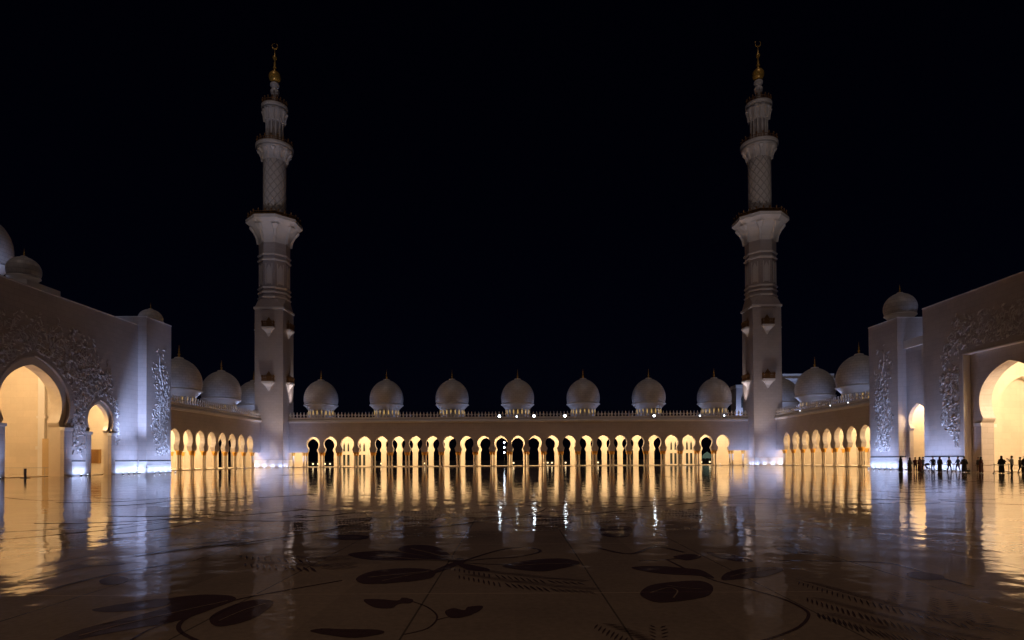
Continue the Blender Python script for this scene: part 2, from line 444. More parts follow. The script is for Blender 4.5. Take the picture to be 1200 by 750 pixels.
# warm soffit lining of the arches' rear side and the rear wall
DB = BY-FY
segs = []
CLOSED = {-11, -10, 10, 11, 13}
segs.append((-GX-12.6, -13.5*SP, None, 0.12))
for i in range(-13, 14):
    if i in CLOSED: segs.append(((i-0.5)*SP, (i+0.5)*SP, None, 0.12))
    else: segs.append(((i-0.5)*SP, (i+0.5)*SP, i*SP, BACK_ARCH))
segs.append((13.5*SP, GX+12.6, None, 0.12))
m = MB(); wall_segments(m, segs, WT, DB, DB+0.8, mpF); m.build('rear_wall', M['inside'], gal)
m = MB(); m.box((-GX-12.6, 0.96, 9.1), (GX+12.6, DB-0.01, 9.4)); m.build('ceiling', M['inside'], gal)
m = MB(); m.box((-GX-13, 0.2, WT+0.02), (GX+13, DB+1.0, WT+0.5)); m.build('roof', M['wall'], gal)
m = MB(); m.box((-GX+0.05, -0.55, 0.0), (GX-0.05, 0.0, 0.10)); m.box((-GX-12.6, 0.003, -0.05), (GX+12.6, DB+1.2, 0.12)); m.build('plinth', M['inside'], gal)
cornice(gal, -GX+0.3, GX-0.3, mpF, WT-0.3)
parapet(gal, -GX+0.3, GX-0.3, lambda u, v, d: (u, d+0.1, v), WT+0.35)
for i in range(-13, 13):
    x = (i+0.5)*SP
    for s in (-0.36, 0.36): column(gal, x+s, 0.48)
for s in (-1, 1):
    for x in (57.4, 60.2):
        column(gal, s*x, 0.48)
# tall slits in the two closed rear bays each side
for i in (-11, -10, 10, 11):
    for s in (-1.15, 0.0, 1.15):
        w = MB(); w.prism([(-0.32, 0.3), (0.32, 0.3), (0.32, 3.3), (-0.32, 3.3)], lambda u, v, d: (u, d, v), -0.06, 0.02)
        w.prism([(-0.26, 4.2), (0.26, 4.2), (0.2, 5.9), (0, 6.6), (-0.2, 5.9)], lambda u, v, d: (u, d, v), -0.06, 0.02)
        w.build('window', M['glass'], gal, (i*SP+s, DB, 0))
for i in range(-3, 4):
    dome(gal, i*4*SP, 6.3, 'gallery')
for i in range(-12, 13, 2):
    lamp('gallery_lamp', 'POINT', (i*SP, FY+6.3, 8.8), 2000*rnd.uniform(0.72, 1.2), WARM, radius=0.2)
for s in (-1, 1): lamp('gallery_lamp', 'POINT', (s*62.5, FY+6.3, 8.8), 2000*rnd.uniform(0.72, 1.2), WARM, radius=0.2)

# ------------------------------------------------------------------ SIDE GALLERIES
S2 = 4.5
LASTA = 141.35
def side_gallery(sgn, label, openings):
    gl = empty('arcade_gallery', (sgn*GX, 90.4, 0)); y0 = 90.4
    tag(gl, label, 'arcade', 'arcaded galleries round the courtyard')
    mp = lambda u, v, d: (sgn*d, u, v)
    start, end = 0.0, FY-0.02-y0
    segs = []
    n = 11
    first = LASTA-y0-(n-1)*S2
    segs.append((start, first-S2/2, None, COL_H))
    for i in range(n):
        c = first+i*S2; segs.append((c-S2/2, c+S2/2, c, GAL_ARCH))
    segs.append((first+(n-0.5)*S2, end, None, COL_H))
    m = MB(); wall_segments(m, segs, WT, 0.0, 0.95, mp); m.build('front_wall', M['wall'], gl)
    bs = []; prev = start
    for c in openings:
        c -= y0; bs.append((prev, c-S2/2, None, 0.12)); bs.append((c-S2/2, c+S2/2, c, BACK_ARCH)); prev = c+S2/2
    bs.append((prev, BY-y0, None, 0.12))
    m = MB(); wall_segments(m, bs, WT, 12.6, 13.3, mp); m.build('rear_wall', M['inside'], gl)
    def bx(m, d0, d1, u0, u1, z0, z1):
        m.box((min(sgn*d0, sgn*d1), u0, z0), (max(sgn*d0, sgn*d1), u1, z1))
    m = MB(); bx(m, 0.96, 12.58, start, end+0.9, 9.1, 9.4); m.build('ceiling', M['inside'], gl)
    m = MB(); bx(m, 0.2, 13.4, start, end+0.1, WT+0.02, WT+0.5); m.build('roof', M['wall'], gl)
    m = MB(); bx(m, -0.5, -0.003, start, end-0.6, 0, 0.10); bx(m, 0.0, 13.5, start, end, -0.05, 0.121); m.build('plinth', M['inside'], gl)
    cornice(gl, start, end-0.5, mp, WT-0.3)
    parapet(gl, start, end-0.6, lambda u, v, d: (sgn*(d+0.1), u, v), WT+0.35)
    for i in range(n+1):
        y = first+(i-0.5)*S2
        for s in (-0.36, 0.36): column(gl, sgn*0.48, y+s)
    # pilasters against the rear wall
    for i in range(n+1):
        y = first+(i-0.5)*S2
        if all(abs(y+y0-c) > 2 for c in openings):
            column(gl, sgn*12.2, y)
    for y in (104.5, 122.5, 140.4): dome(gl, sgn*6.4, y-y0, 'gallery')
    dome(gl, sgn*6.4, 158.0-y0, 'gallery')
    for i in range(0, n, 2):
        lamp('gallery_lamp', 'POINT', (sgn*(GX+6.3), y0+first+i*S2, 8.8), 2000*rnd.uniform(0.72, 1.2), WARM, radius=0.2)
    return gl
side_gallery(-1, 'receding white arcade with bulbous domes between the left tower and the left minaret', [153.2, 158.2])
side_gallery(1, 'receding white arcade with bulbous domes between the right minaret and the right tower', [133.0])

# ------------------------------------------------------------------ MINARETS
def lathe_oct(prof, d):
    """prof of (half width across flats, z): an eight-sided turned shape"""
    k = 1/math.cos(PI/8)
    d.lathe([(r*k, z) for r, z in prof], seg=8, smooth=False, rot=PI/8)
def minaret(x, label):
    mn = empty('minaret', (x, 150.6, 0)); tag(mn, label, 'minaret', 'twin minarets'); mn.scale = (1, 1, 1.008)
    h = 3.52
    m = MB(); m.box((-h, -h, 0), (h, h, 39.2)); 
    m.build('square_shaft', M['wall'], mn)
    m = MB(); m.box((-h-0.06, -h-0.06, 0), (h+0.06, h+0.06, 1.75)); m.box((-h-0.03, -h-0.03, 1.752), (h+0.03, h+0.03, 1.9)); m.build('plinth', M['trim'], mn)
    m = MB(); m.box((-h-0.22, -h-0.22, 39.2), (h+0.22, h+0.22, 39.75)); m.build('cornice', M['trim'], mn)
    # broach from square to octagon
    m = MB(); k = h*math.tan(PI/8)
    sq = [(-h,-h),(h,-h),(h,h),(-h,h)]
    oc = [(-k,-h),(k,-h),(h,-k),(h,k),(k,h),(-k,h),(-h,k),(-h,-k)]
    vs = [(a,b,39.752) for a,b in sq] + [(a*0.99,b*0.99,42.2) for a,b in oc]
    m.add(vs, [(0,1,5,4),(1,2,7,6),(2,3,9,8),(3,0,11,10),(1,6,5),(2,8,7),(3,10,9),(0,4,11)]); m.build('broach', M['wall'], mn)
    m = MB(); lathe_oct([(3.46, 41.6), (3.46, 56.2)], m); m.build('octagonal_shaft', M['wall'], mn)
    for z0 in (42.0, 43.3, 44.4, 51.4, 52.7):
        m = MB(); lathe_oct([(3.4, z0), (3.72, z0+0.08), (3.76, z0+0.35), (3.5, z0+0.5)], m); m.build('moulding', M['trim'], mn)
    # blind panels on the octagon
    for i in range(8):
        a = PI/4*i
        m = MB(); m.prism([(-0.55, 45.6), (0.55, 45.6), (0.55, 49.3), (0, 50.4), (-0.55, 49.3)], lambda u, v, d: (d, u, v), 3.40, 3.54)
        m.prism([(-0.85, 45.3), (-0.65, 45.3), (-0.65, 50.6), (-0.85, 50.6)], lambda u, v, d: (d, u, v), 3.40, 3.60)
        m.prism([(0.65, 45.3), (0.85, 45.3), (0.85, 50.6), (0.65, 50.6)], lambda u, v, d: (d, u, v), 3.40, 3.60)
        o = m.build('blind_panel', M['trim'], mn); o.rotation_euler = (0, 0, a)
    # flared galleries
    def flare(r0, r1, z0, z1, n, octo, name='balcony'):
        m = MB()
        P = []
        for i in range(9):
            t = i/8
            P.append((r0 + (r1-r0)*(t**2.1), z0 + (z1-0.9-z0)*t))
        P += [(r1, z1-0.9), (r1+0.12, z1-0.8), (r1+0.12, z1), (r1-0.3, z1+0.02)]
        if octo: lathe_oct(P, m)
        else: m.lathe(P, seg=32, smooth=True)
        o = m.build(name, M['trim'], mn)
        # scalloped niches carved round the flare
        for i in range(n):
            sc = MB()
            a = 2*PI*(i+0.5)/n
            prev = None
            pts = []
            for t in (0.02, 0.3, 0.55, 0.78):
                rr = r0+(r1-r0)*t**2.1; pts.append((rr, z0+(z1-0.9-z0)*t))
            wid = [0.28, 0.26, 0.36, 0.85]
            vs = []; fs = []
            for (rr, zz), w in zip(pts, wid):
                w *= r1/5.2
                rr2 = rr*(1/math.cos(PI/8) if octo else 1)
                for s, dr in ((-w, -0.05), (-w*0.7, 0.45), (w*0.7, 0.45), (w, -0.05)):
                    vs.append(((rr2+dr+0.02)*math.cos(a)-s*math.sin(a), (rr2+dr+0.02)*math.sin(a)+s*math.cos(a), zz))
            for q in range(3):
                for e in range(3): fs.append((q*4+e, q*4+e+1, q*4+e+5, q*4+e+4))
            sc.add(vs, fs); sc.build('corbel', M['trim'], o)
        rl = MB(); rr = r1-0.15
        npost = 24 if r1 > 5 else 18
        for i in range(npost):
            a = 2*PI*i/npost
            q = rr/math.cos(((a+PI/8) % (PI/4)) - PI/8) if octo else rr
            c = (q*math.cos(a), q*math.sin(a))
            rl.lathe([(0.09, 0), (0.07, 0.9), (0.1, 1.0), (0.24, 1.2), (0.2, 1.42), (0.03, 1.62)], (c[0], c[1], z1), 6)
        for hh in (0.25, 0.8):
            if octo: lathe_oct([(rr-0.05, z1+hh), (rr+0.05, z1+hh), (rr+0.05, z1+hh+0.12), (rr-0.05, z1+hh+0.12), (rr-0.05, z1+hh)], rl)
            else: rl.lathe([(rr-0.05, z1+hh), (rr+0.05, z1+hh), (rr+0.05, z1+hh+0.12), (rr-0.05, z1+hh+0.12), (rr-0.05, z1+hh)], seg=28, cap=False)
        for i in range(npost*2):
            a = 2*PI*(i+0.5)/npost/2
            q = rr/math.cos(((a+PI/8) % (PI/4)) - PI/8) if octo else rr
            rl.box((q*math.cos(a)-0.05, q*math.sin(a)-0.05, z1), (q*math.cos(a)+0.05, q*math.sin(a)+0.05, z1+0.85))
        rl.build('railing', M['bronze'], o)
    flare(3.46, 6.15, 55.9, 61.8, 8, True)
    m = MB(); m.lathe([(2.85, 61.8), (2.8, 62.6), (2.78, 77.6)], seg=36); m.build('round_shaft', M['lattice'], mn)
    flare(2.78, 4.45, 77.2, 81.2, 12, False)
    m = MB(); m.lathe([(1.75, 81.2), (1.75, 88.0)], seg=24); 
    m.build('lantern_core', M['wall'], mn)
    for i in range(12):
        a = 2*PI*i/12
        c = MB(); c.lathe([(0.3, 81.2), (0.3, 81.6), (0.2, 81.8), (0.2, 87.0), (0.32, 87.6), (0.34, 88.0)], (2.0*math.cos(a), 2.0*math.sin(a), 0), 8); c.build('lantern_column', M['trim'], mn)
    flare(2.25, 3.1, 87.4, 91.5, 12, False)
    m = MB(); m.lathe([(1.0, 91.5), (0.75, 92.8), (0.7, 94.2), (1.05, 95.0), (1.12, 95.7), (0.75, 96.2), (0.8, 96.5), (1.15, 97.0), (1.1, 97.5), (0.6, 97.9)], seg=20); m.build('stem', M['trim'], mn)
    m = MB(); m.ball((0, 0, 99.3), 1.5, 20, 14); m.lathe([(0.6, 100.6), (0.28, 101.2), (0.5, 101.7), (0.22, 102.2), (0.3, 102.7), (0.14, 103.4), (0.5, 104.0), (0.55, 104.4), (0.2, 104.9), (0.1, 105.6), (0.06, 106.6)], seg=14)
    fb = m.build('finial', M['goldleaf'], mn)
    m = MB(); pts = []; rad = []
    for i in range(15):
        a = R(-250 + 320*i/14); pts.append((0.75*math.cos(a), 0, 107.3+0.75*math.sin(a))); rad.append(0.03+0.12*math.sin(PI*i/14))
    m.tube(pts, rad, 8); m.build('crescent', M['goldleaf'], fb)
    # small bracketed balconies on the square shaft
    for z in (20.9, 34.3):
        for k in range(4):
            o = MB(); o.box((-1.5, -1.05, z), (1.5, 0, z+0.38)); o.box((-1.35, -0.92, z-0.2), (1.35, 0, z-0.002))
            o.add([(-1.2,0,z-0.202),(1.2,0,z-0.202),(1.2,-0.8,z-0.202),(-1.2,-0.8,z-0.202),(-0.12,0,z-1.9),(0.12,0,z-1.9),(0.12,-0.1,z-1.9),(-0.12,-0.1,z-1.9),
                   (-0.6,0,z-1.0),(0.6,0,z-1.0),(0.6,-0.32,z-1.0),(-0.6,-0.32,z-1.0)],
                  [(0,1,2,3),(7,6,5,4),(3,2,10,11),(0,3,11,8),(2,1,9,10),(11,10,6,7),(8,11,7,4),(10,9,5,6)])
            b = o.build('bracket_balcony', M['trim'], mn); b.rotation_euler = (0, 0, PI/2*k)
            b.location = Vector((math.sin(PI/2*k)*h, -math.cos(PI/2*k)*h, 0))
            r_ = MB()
            for i in range(9):
                xx = -1.4+2.8*i/8
                r_.lathe([(0.07, 0), (0.06, 0.9), (0.17, 1.15), (0.13, 1.35), (0.02, 1.6)], (xx, -0.95, z+0.38), 6)
                if i < 8: r_.box((xx+0.12, -0.97, z+0.38), (xx+0.24, -0.93, z+1.2))
            for xx in (-1.4, 1.4):
                for yy in (-0.6, -0.25): r_.lathe([(0.07, 0), (0.06, 0.9), (0.17, 1.15), (0.13, 1.35), (0.02, 1.6)], (xx, yy, z+0.38), 6)
            r_.box((-1.45, -1.0, z+1.0), (1.45, -0.9, z+1.12)); r_.box((-1.45, -1.0, z+0.5), (1.45, -0.9, z+0.62))
            r_.build('railing', M['bronze'], b)
            w = MB(); w.prism([(-0.6, z+0.385), (0.6, z+0.385), (0.6, z+2.1), (0, z+3.0), (-0.6, z+2.1)], lambda u, v, d: (u, d, v), -0.03, 0.02)
            w.build('door', M['bronze'], b)
    return mn
minaret(-61.9, 'tall white minaret with gold tip, the left one of the two')
minaret(62.1, 'tall white minaret with gold tip, the right one, before a pale lit annex')

# ------------------------------------------------------------------ PORTALS
def leaf_strokes(mb, mask, n, mp, seed, size=(0.7, 1.6), lift=0.13):
    """Carved vine relief: curved ridged leaves and tendrils raised from a wall plane."""
    r = random.Random(seed)
    placed = 0; tries = 0
    while placed < n and tries < n*40:
        tries += 1
        us = r.uniform(mask['u'][0], mask['u'][1]); vs_ = r.uniform(mask['v'][0], mask['v'][1])
        if r.random() > mask['p'](us, vs_): continue
        L = r.uniform(*size); th = r.uniform(0, 2*PI); kur = r.uniform(-2.2, 2.2)/L
        w0 = r.choice([0.035, 0.045, 0.055, 0.07])*r.uniform(0.8, 1.2)
        u, v = us, vs_; pts = []
        ns = 7
        ok = True
        for i in range(ns):
            pts.append((u, v, th)); th += kur*L/ns; u += math.cos(th)*L/ns; v += math.sin(th)*L/ns
        if mask['p'](u, v) <= 0.02 or v < 0.9: continue
        vv = []; ff = []
        lf = lift*r.uniform(0.7, 1.6)
        for i, (a, b, t) in enumerate(pts):
            q = i/(ns-1); w = w0*(math.sin(PI*(q*0.9+0.06))**0.7)
            nx, ny = -math.sin(t)*w, math.cos(t)*w
            hh = lf*(0.35+0.65*math.sin(PI*q))
            vv += [mp(a+nx, b+ny, 0.01), mp(a+nx*0.25, b+ny*0.25, -hh), mp(a-nx, b-ny, 0.01)]
        for i in range(ns-1):
            for e in range(2): ff.append((i*3+e, i*3+e+1, i*3+e+4, i*3+e+3))
        mb.add(vv, ff, False)
        placed += 1

BIG = dict(jamb=4.05, vspring=5.75, vneck=6.3, neck=3.75, bulge=4.3, vc=8.3, vtop=12.5)
SML = dict(jamb=1.85, vspring=5.45, vneck=5.8, neck=1.6, bulge=1.97, vc=6.9, vtop=9.1)
def prof(d, grow=0.0, vbot=0.0):
    return arch_profile(d['jamb']+grow, d['vspring'], d['vneck'], d['neck']+grow, d['bulge']+grow, d['vc'], d['vtop']+grow*1.15, vbot)
def prof_w(d, v, grow):
    p = prof(d, grow)
    if v > p[-1][1]: return -1
    for (w0, v0), (w1, v1) in zip(p, p[1:]):
        if v0 <= v <= v1: return w0 + (w1-w0)*((v-v0)/(v1-v0+1e-9))
    return p[0][0]

def ring(mb, d, uc, mp, g0, g1, d0, d1):
    """band following an arch from grow g0 to g1 above the springing"""
    a = [q for q in prof(d, g0) if q[1] >= d['vspring']-0.01]; b = [q for q in prof(d, g1) if q[1] >= d['vspring']-0.01]
    for s in (-1, 1):
        for i in range(len(a)-1):
            q = [(uc+s*a[i][0], a[i][1]), (uc+s*a[i+1][0], a[i+1][1]), (uc+s*b[i+1][0], b[i+1][1]), (uc+s*b[i][0], b[i][1])]
            mb.prism(q, mp, d0, d1)

def portal_box(mb, sgn, x0, x1, y0, y1, z0, z1):
    mb.box((min(sgn*x0, sgn*x1), y0, z0), (max(sgn*x0, sgn*x1), y1, z1))

def hall(parent, sgn, x0, x1, y0, y1, h, niche, name='hall'):
    """interior lining of a lit vestibule, open to the courtyard side"""
    m = MB()
    portal_box(m, sgn, x0, x1, y0-0.3, y1+1.6, -0.04, 0.06)
    m.build('hall_floor', M['inside'], parent)
    m = MB(); portal_box(m, sgn, x0, x1, y0, y1, h, h+0.3); m.build('hall_ceiling', M['inside'], parent)
    m = MB(); portal_box(m, sgn, x1, x1+0.4, y0-0.3, y1+1.6, 0.06, h+0.3); portal_box(m, sgn, x0, x1, y0-0.3, y0, 0.06, h+0.3)
    mp = lambda u, v, d: (sgn*u, y1+d, v)
    if niche:
        c, pr, hw = niche
        wall_segments(m, [(x0, c-hw, None, 0.06), (c-hw, c+hw, c, pr), (c+hw, x1, None, 0.06)], h+0.3, 0, 0.9, mp)
    else:
        wall_segments(m, [(x0, x1, None, 0.06)], h+0.3, 0, 0.9, mp)
    m.build('hall_wall', M['inside'], parent)
    if niche:
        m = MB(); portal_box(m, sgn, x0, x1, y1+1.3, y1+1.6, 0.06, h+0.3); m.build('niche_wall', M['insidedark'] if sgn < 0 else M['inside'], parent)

# ----- left portal
PX = 54.2
lp = empty('portal_building', (-PX, 68, 0))
tag(lp, 'white portal block with one huge and one narrow keyhole arch, no people before it', 'building', 'portal blocks flanking the courtyard')
def at(o, p): return o  # parts are authored in world space and re-based below
LW = MB(); LR = MB()
mpL = lambda u, v, d: (-PX-d, u, v)
H1 = 20.9
segs = [(44, 59.5, None, 0.0), (59.5, 71.6, 65.6, prof(BIG, 0.85)), (71.6, 73.0, None, 0.0), (73.0, 79.0, 76.0, prof(SML, 0.45)), (79.0, 83.5, None, 0.0)]
wall_segments(LW, segs, H1, 0.0, 0.35, mpL)
parts_L = []
parts_L.append(LW.build('front_wall', M['wall']))
m = MB()
segs = [(44, 59.5, None, 0.0), (59.5, 71.6, 65.6, prof(BIG)), (71.6, 73.0, None, 0.0), (73.0, 79.0, 76.0, prof(SML)), (79.0, 83.5, None, 0.0)]
wall_segments(m, segs[:2], 15.0, 0.352, 1.7, mpL); wall_segments(m, [(71.6, 83.5, None, 9.9)], 15.0, 0.352, 0.9, mpL); parts_L.append(m.build('archivolt', M['column']))
m = MB(); wall_segments(m, segs[2:], 9.897, 0.352, 0.9, mpL); parts_L.append(m.build('archivolt', M['column']))
for uc, d in ((65.6, BIG), (76.0, SML)):
    m = MB(); ring(m, d, uc, mpL, 0.78 if d is BIG else 0.4, 0.92 if d is BIG else 0.52, -0.04, 0.2)
    parts_L.append(m.build('arch_moulding', M['wall']))
# jamb panels and capitals
for uc, d, gw in ((65.6, BIG, 0.85), (76.0, SML, 0.45)):
    for s in (-1, 1):
        u0, u1 = sorted((uc+s*(d['jamb']-0.0), uc+s*(d['jamb']+gw+0.35)))
        m = MB(); m.prism([(u0-0.1, d['vspring']-0.35), (u1+0.1, d['vspring']-0.35), (u1+0.1, d['vspring']), (u0-0.1, d['vspring'])], mpL, -0.22, 0.34)
        parts_L.append(m.build('capital', M['trim']))
        u0, u1 = sorted((uc+s*(d['jamb']+0.003), uc+s*(d['jamb']+gw+0.3)))
        m = MB(); m.prism([(u0, 0.01), (u1, 0.01), (u1, d['vspring']-0.352), (u0, d['vspring']-0.352)], mpL, -0.1, 0.349)
        parts_L.append(m.build('pilaster', M['wall']))
for u0, u1 in ((44, 60.3), (71.0, 73.3), (78.7, 83.49)):
    m = MB(); m.prism([(u0, 0.004), (u1, 0.004), (u1, 1.72), (u0, 1.72)], mpL, -0.035, 0.1)
    parts_L.append(m.build('plinth', M['trim']))
    m = MB(); m.prism([(u0, 1.722), (u1, 1.722), (u1, 1.86), (u0, 1.86)], mpL, -0.012, 0.1); parts_L.append(m.build('shadow_gap_strip', M['shadowgap']))  # shadow line over the plinth painted as a thin raised dark strip
m = MB()
m.box((-PX-30, 44.0, 19.9), (-PX-0.352, 83.48, H1-0.02)); parts_L.append(m.build('roof', M['wall']))
m = MB(); m.box((-PX-30, 43.7, 0), (-PX-0.4, 43.99, H1-0.03)); m.box((-PX-30.3, 43.7, 0), (-PX-30.01, 90, H1-0.03)); parts_L.append(m.build('rear_wall', M['wall']))
m = MB(); m.prism([(44, H1-0.018), (83.4, H1-0.018), (83.4, H1+0.12), (44, H1+0.12)], mpL, -0.06, 0.5); parts_L.append(m.build('coping', M['trim']))
def maskL(u, v):
    # px-traced cloud outline in wall coordinates
    kn = [(56, 16.5), (61, 17.7), (66, 18.3), (72, 18.2), (74, 17.4), (76, 16.0), (78.2, 13.6), (79.6, 9.0), (79.9, 4.0), (81, 0)]
    for (a0, b0), (a1, b1) in zip(kn, kn[1:]):
        if a0 <= u <= a1: top = b0+(b1-b0)*(u-a0)/(a1-a0); break
    else: return 0
    top += 0.5*math.sin(u*2.3)
    if v > top: return 0
    for uc, d, gw in ((65.6, BIG, 1.15), (76.0, SML, 0.75)):
        w = prof_w(d, v, gw)
        if w >= 0 and abs(u-uc) < w+0.05: return 0
    bot = 2.6
    if 70.8 < u < 73.8: bot = 2.3
    elif u > 77.6: bot = 3.6
    if v < bot: return 0
    p = 1.0
    if v < 5: p = 0.35+0.65*(v-bot)/(5-bot)
    if v > top-2.5: p *= 0.25+0.3*(top-v)/2.5
    p *= 0.55+0.45*math.sin(u*1.7+v*0.9)*math.sin(v*1.3-u*0.8)
    return p
m = MB(); leaf_strokes(m, dict(u=(56, 80.5), v=(2, 19), p=maskL), 2100, mpL, 3, (0.3, 0.85), 0.075)
parts_L.append(m.build('vine_relief', M['relief']))
hl = empty('hall_root')
for o in parts_L: o.parent = lp; o.matrix_parent_inverse = Matrix.Translation((PX, -68, 0))
bpy.data.objects.remove(hl)
def reparent(o, p):
    o.parent = p; o.matrix_parent_inverse = Matrix.Translation(-Vector(p.location))
class Grab:
    """collect everything built inside a block and hang it under a thing"""
    def __init__(s, p): s.p = p
    def __enter__(s): s.before = set(bpy.data.objects)
    def __exit__(s, *a):
        for o in set(bpy.data.objects)-s.before:
            if o.parent is None and o.type == 'MESH': reparent(o, s.p)
with Grab(lp):
    hall(None, -1, PX+1.7, PX+16, 57.5, 72.3, 15.2, (66.6, arch_profile(2.1, 6.6, 7.0, 1.9, 2.3, 8.8, 11.9, 0.06), 3.0))
    hall(None, -1, PX+0.9, PX+12, 73.9+0.1, 81.9, 11.0, None)
    m = MB()                                   # ledge mouldings and wall pilaster on the hall's end wall
    for z in (5.3, 5.9, 6.5): m.box((-PX-16, 72.0-0.06*(z-5), z), (-PX-9.6, 72.29, z+0.22))
    m.build('ledge', M['trim'])
    m = MB(); m.box((-59.0, 71.9, 0.06), (-58.2, 72.29, 15)); m.box((-59.2, 71.8, 3.2), (-58.0, 72.295, 3.6)); m.box((-59.15, 71.85, 7), (-58.05, 72.295, 7.3)); m.build('hall_pilaster', M['trim'])
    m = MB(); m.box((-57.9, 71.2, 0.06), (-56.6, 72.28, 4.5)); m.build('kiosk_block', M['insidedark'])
    m = MB(); m.box((-60.3, 81.75, 1.5), (-58.2, 81.89, 3.4)); m.build('window', M['tint'])
    m = MB(); m.box((-59.5, 81.7, 1.55), (-58.5, 81.745, 3.35)); m.build('window', M['bronze'])
    # dome behind the parapet, on its white base
    m = MB(); m.box((-64.0, 70.6, H1-0.015), (-59.4, 75.9, 23.6)); m.build('dome_base', M['trim'])
    dome(None, -61.9, 73.2, 'portal', Rd=1.8, zc=25.4, ztop=27.2, zlip=24.5, roof=23.6, nwin=10, lit=False)
    dome(None, -79.4, 86.7, 'hall', Rd=3.8, zc=33.0, ztop=38.2, zlip=30.6, roof=21.0, nwin=14, lit=False)
    m = MB(); m.box((-84, 82, H1-0.01), (-74.5, 91, 25.2)); m.build('dome_base', M['trim'])
lamp('hall_lamp', 'POINT', (-PX-5.5, 62.5, 13.8), 2600, (1.0, 0.70, 0.38), radius=0.5)
lamp('hall_lamp', 'POINT', (-PX-3.2, 75.6, 10.2), 1500, WARM, radius=0.4)

# ----- towers
TX = 53.0
def tower(sgn, height, label, seed):
    y1 = 90.2 if sgn > 0 else 89.5
    t = empty('corner_tower', (sgn*TX, 86.85, 0)); tag(t, label, 'tower', 'corner towers')
    with Grab(t):
        m = MB(); portal_box(m, sgn, TX, TX+11.2, 83.5, y1, 0, height); m.build('tower_wall', M['wall'])
        m = MB(); portal_box(m, sgn, TX-0.05, TX+11.22, 83.45, y1+0.05, height+0.002, height+0.14); m.build('coping', M['trim'])
        m = MB(); portal_box(m, sgn, TX-0.035, TX+1.1, 83.465, y1+0.035, 0.004, 1.72); m.build('plinth', M['trim'])
        m = MB(); portal_box(m, sgn, TX-0.012, TX+1.0, 83.488, y1+0.012, 1.722, 1.88); m.build('shadow_gap_strip', M['shadowgap'])  # raised dark strip in place of the shadow line round the tower foot
        mp = lambda u, v, d: (sgn*(TX+d), u, v)
        def mk(u, v):
            c = 87.0+0.35*math.sin(v*0.7); w = 2.1*(1-max(0, v-15)/9) if v > 15 else 2.05+0.25*math.sin(v)
            if abs(u-c) > w or v < 2.5 or v > 18.5: return 0
            return (1.0 if v < 10 else max(0.12, 1-(v-10)/8))*(1-0.6*(abs(u-c)/w)**2)
        m = MB(); leaf_strokes(m, dict(u=(84.3, 89.3), v=(2.3, 18.6), p=mk), 640, mp, seed, (0.28, 0.7), 0.06)
        m.tube([mp(87.0+0.45*math.sin(q*0.5), 2.6+q*0.62, -0.03) for q in range(25)], 0.05, 6); m.build('vine_relief', M['relief'])
        if sgn > 0: dome(None, 55.9, 87.2, 'tower', Rd=2.2, zc=23.7, ztop=26.0, zlip=22.6, roof=height, nwin=10, lit=False)
        else: dome(None, -55.2, 88.0, 'towersmall', Rd=1.65, zc=22.9, ztop=24.4, zlip=22.5, roof=height-0.5, nwin=10, lit=False)
    return t
tower(-1, 22.1, 'tall white tower block with vine carving between the left portal and left arcade', 11)
tower(1, 21.4, 'tall white tower block with a vine carving under a small dome, beside the right arcade', 12)

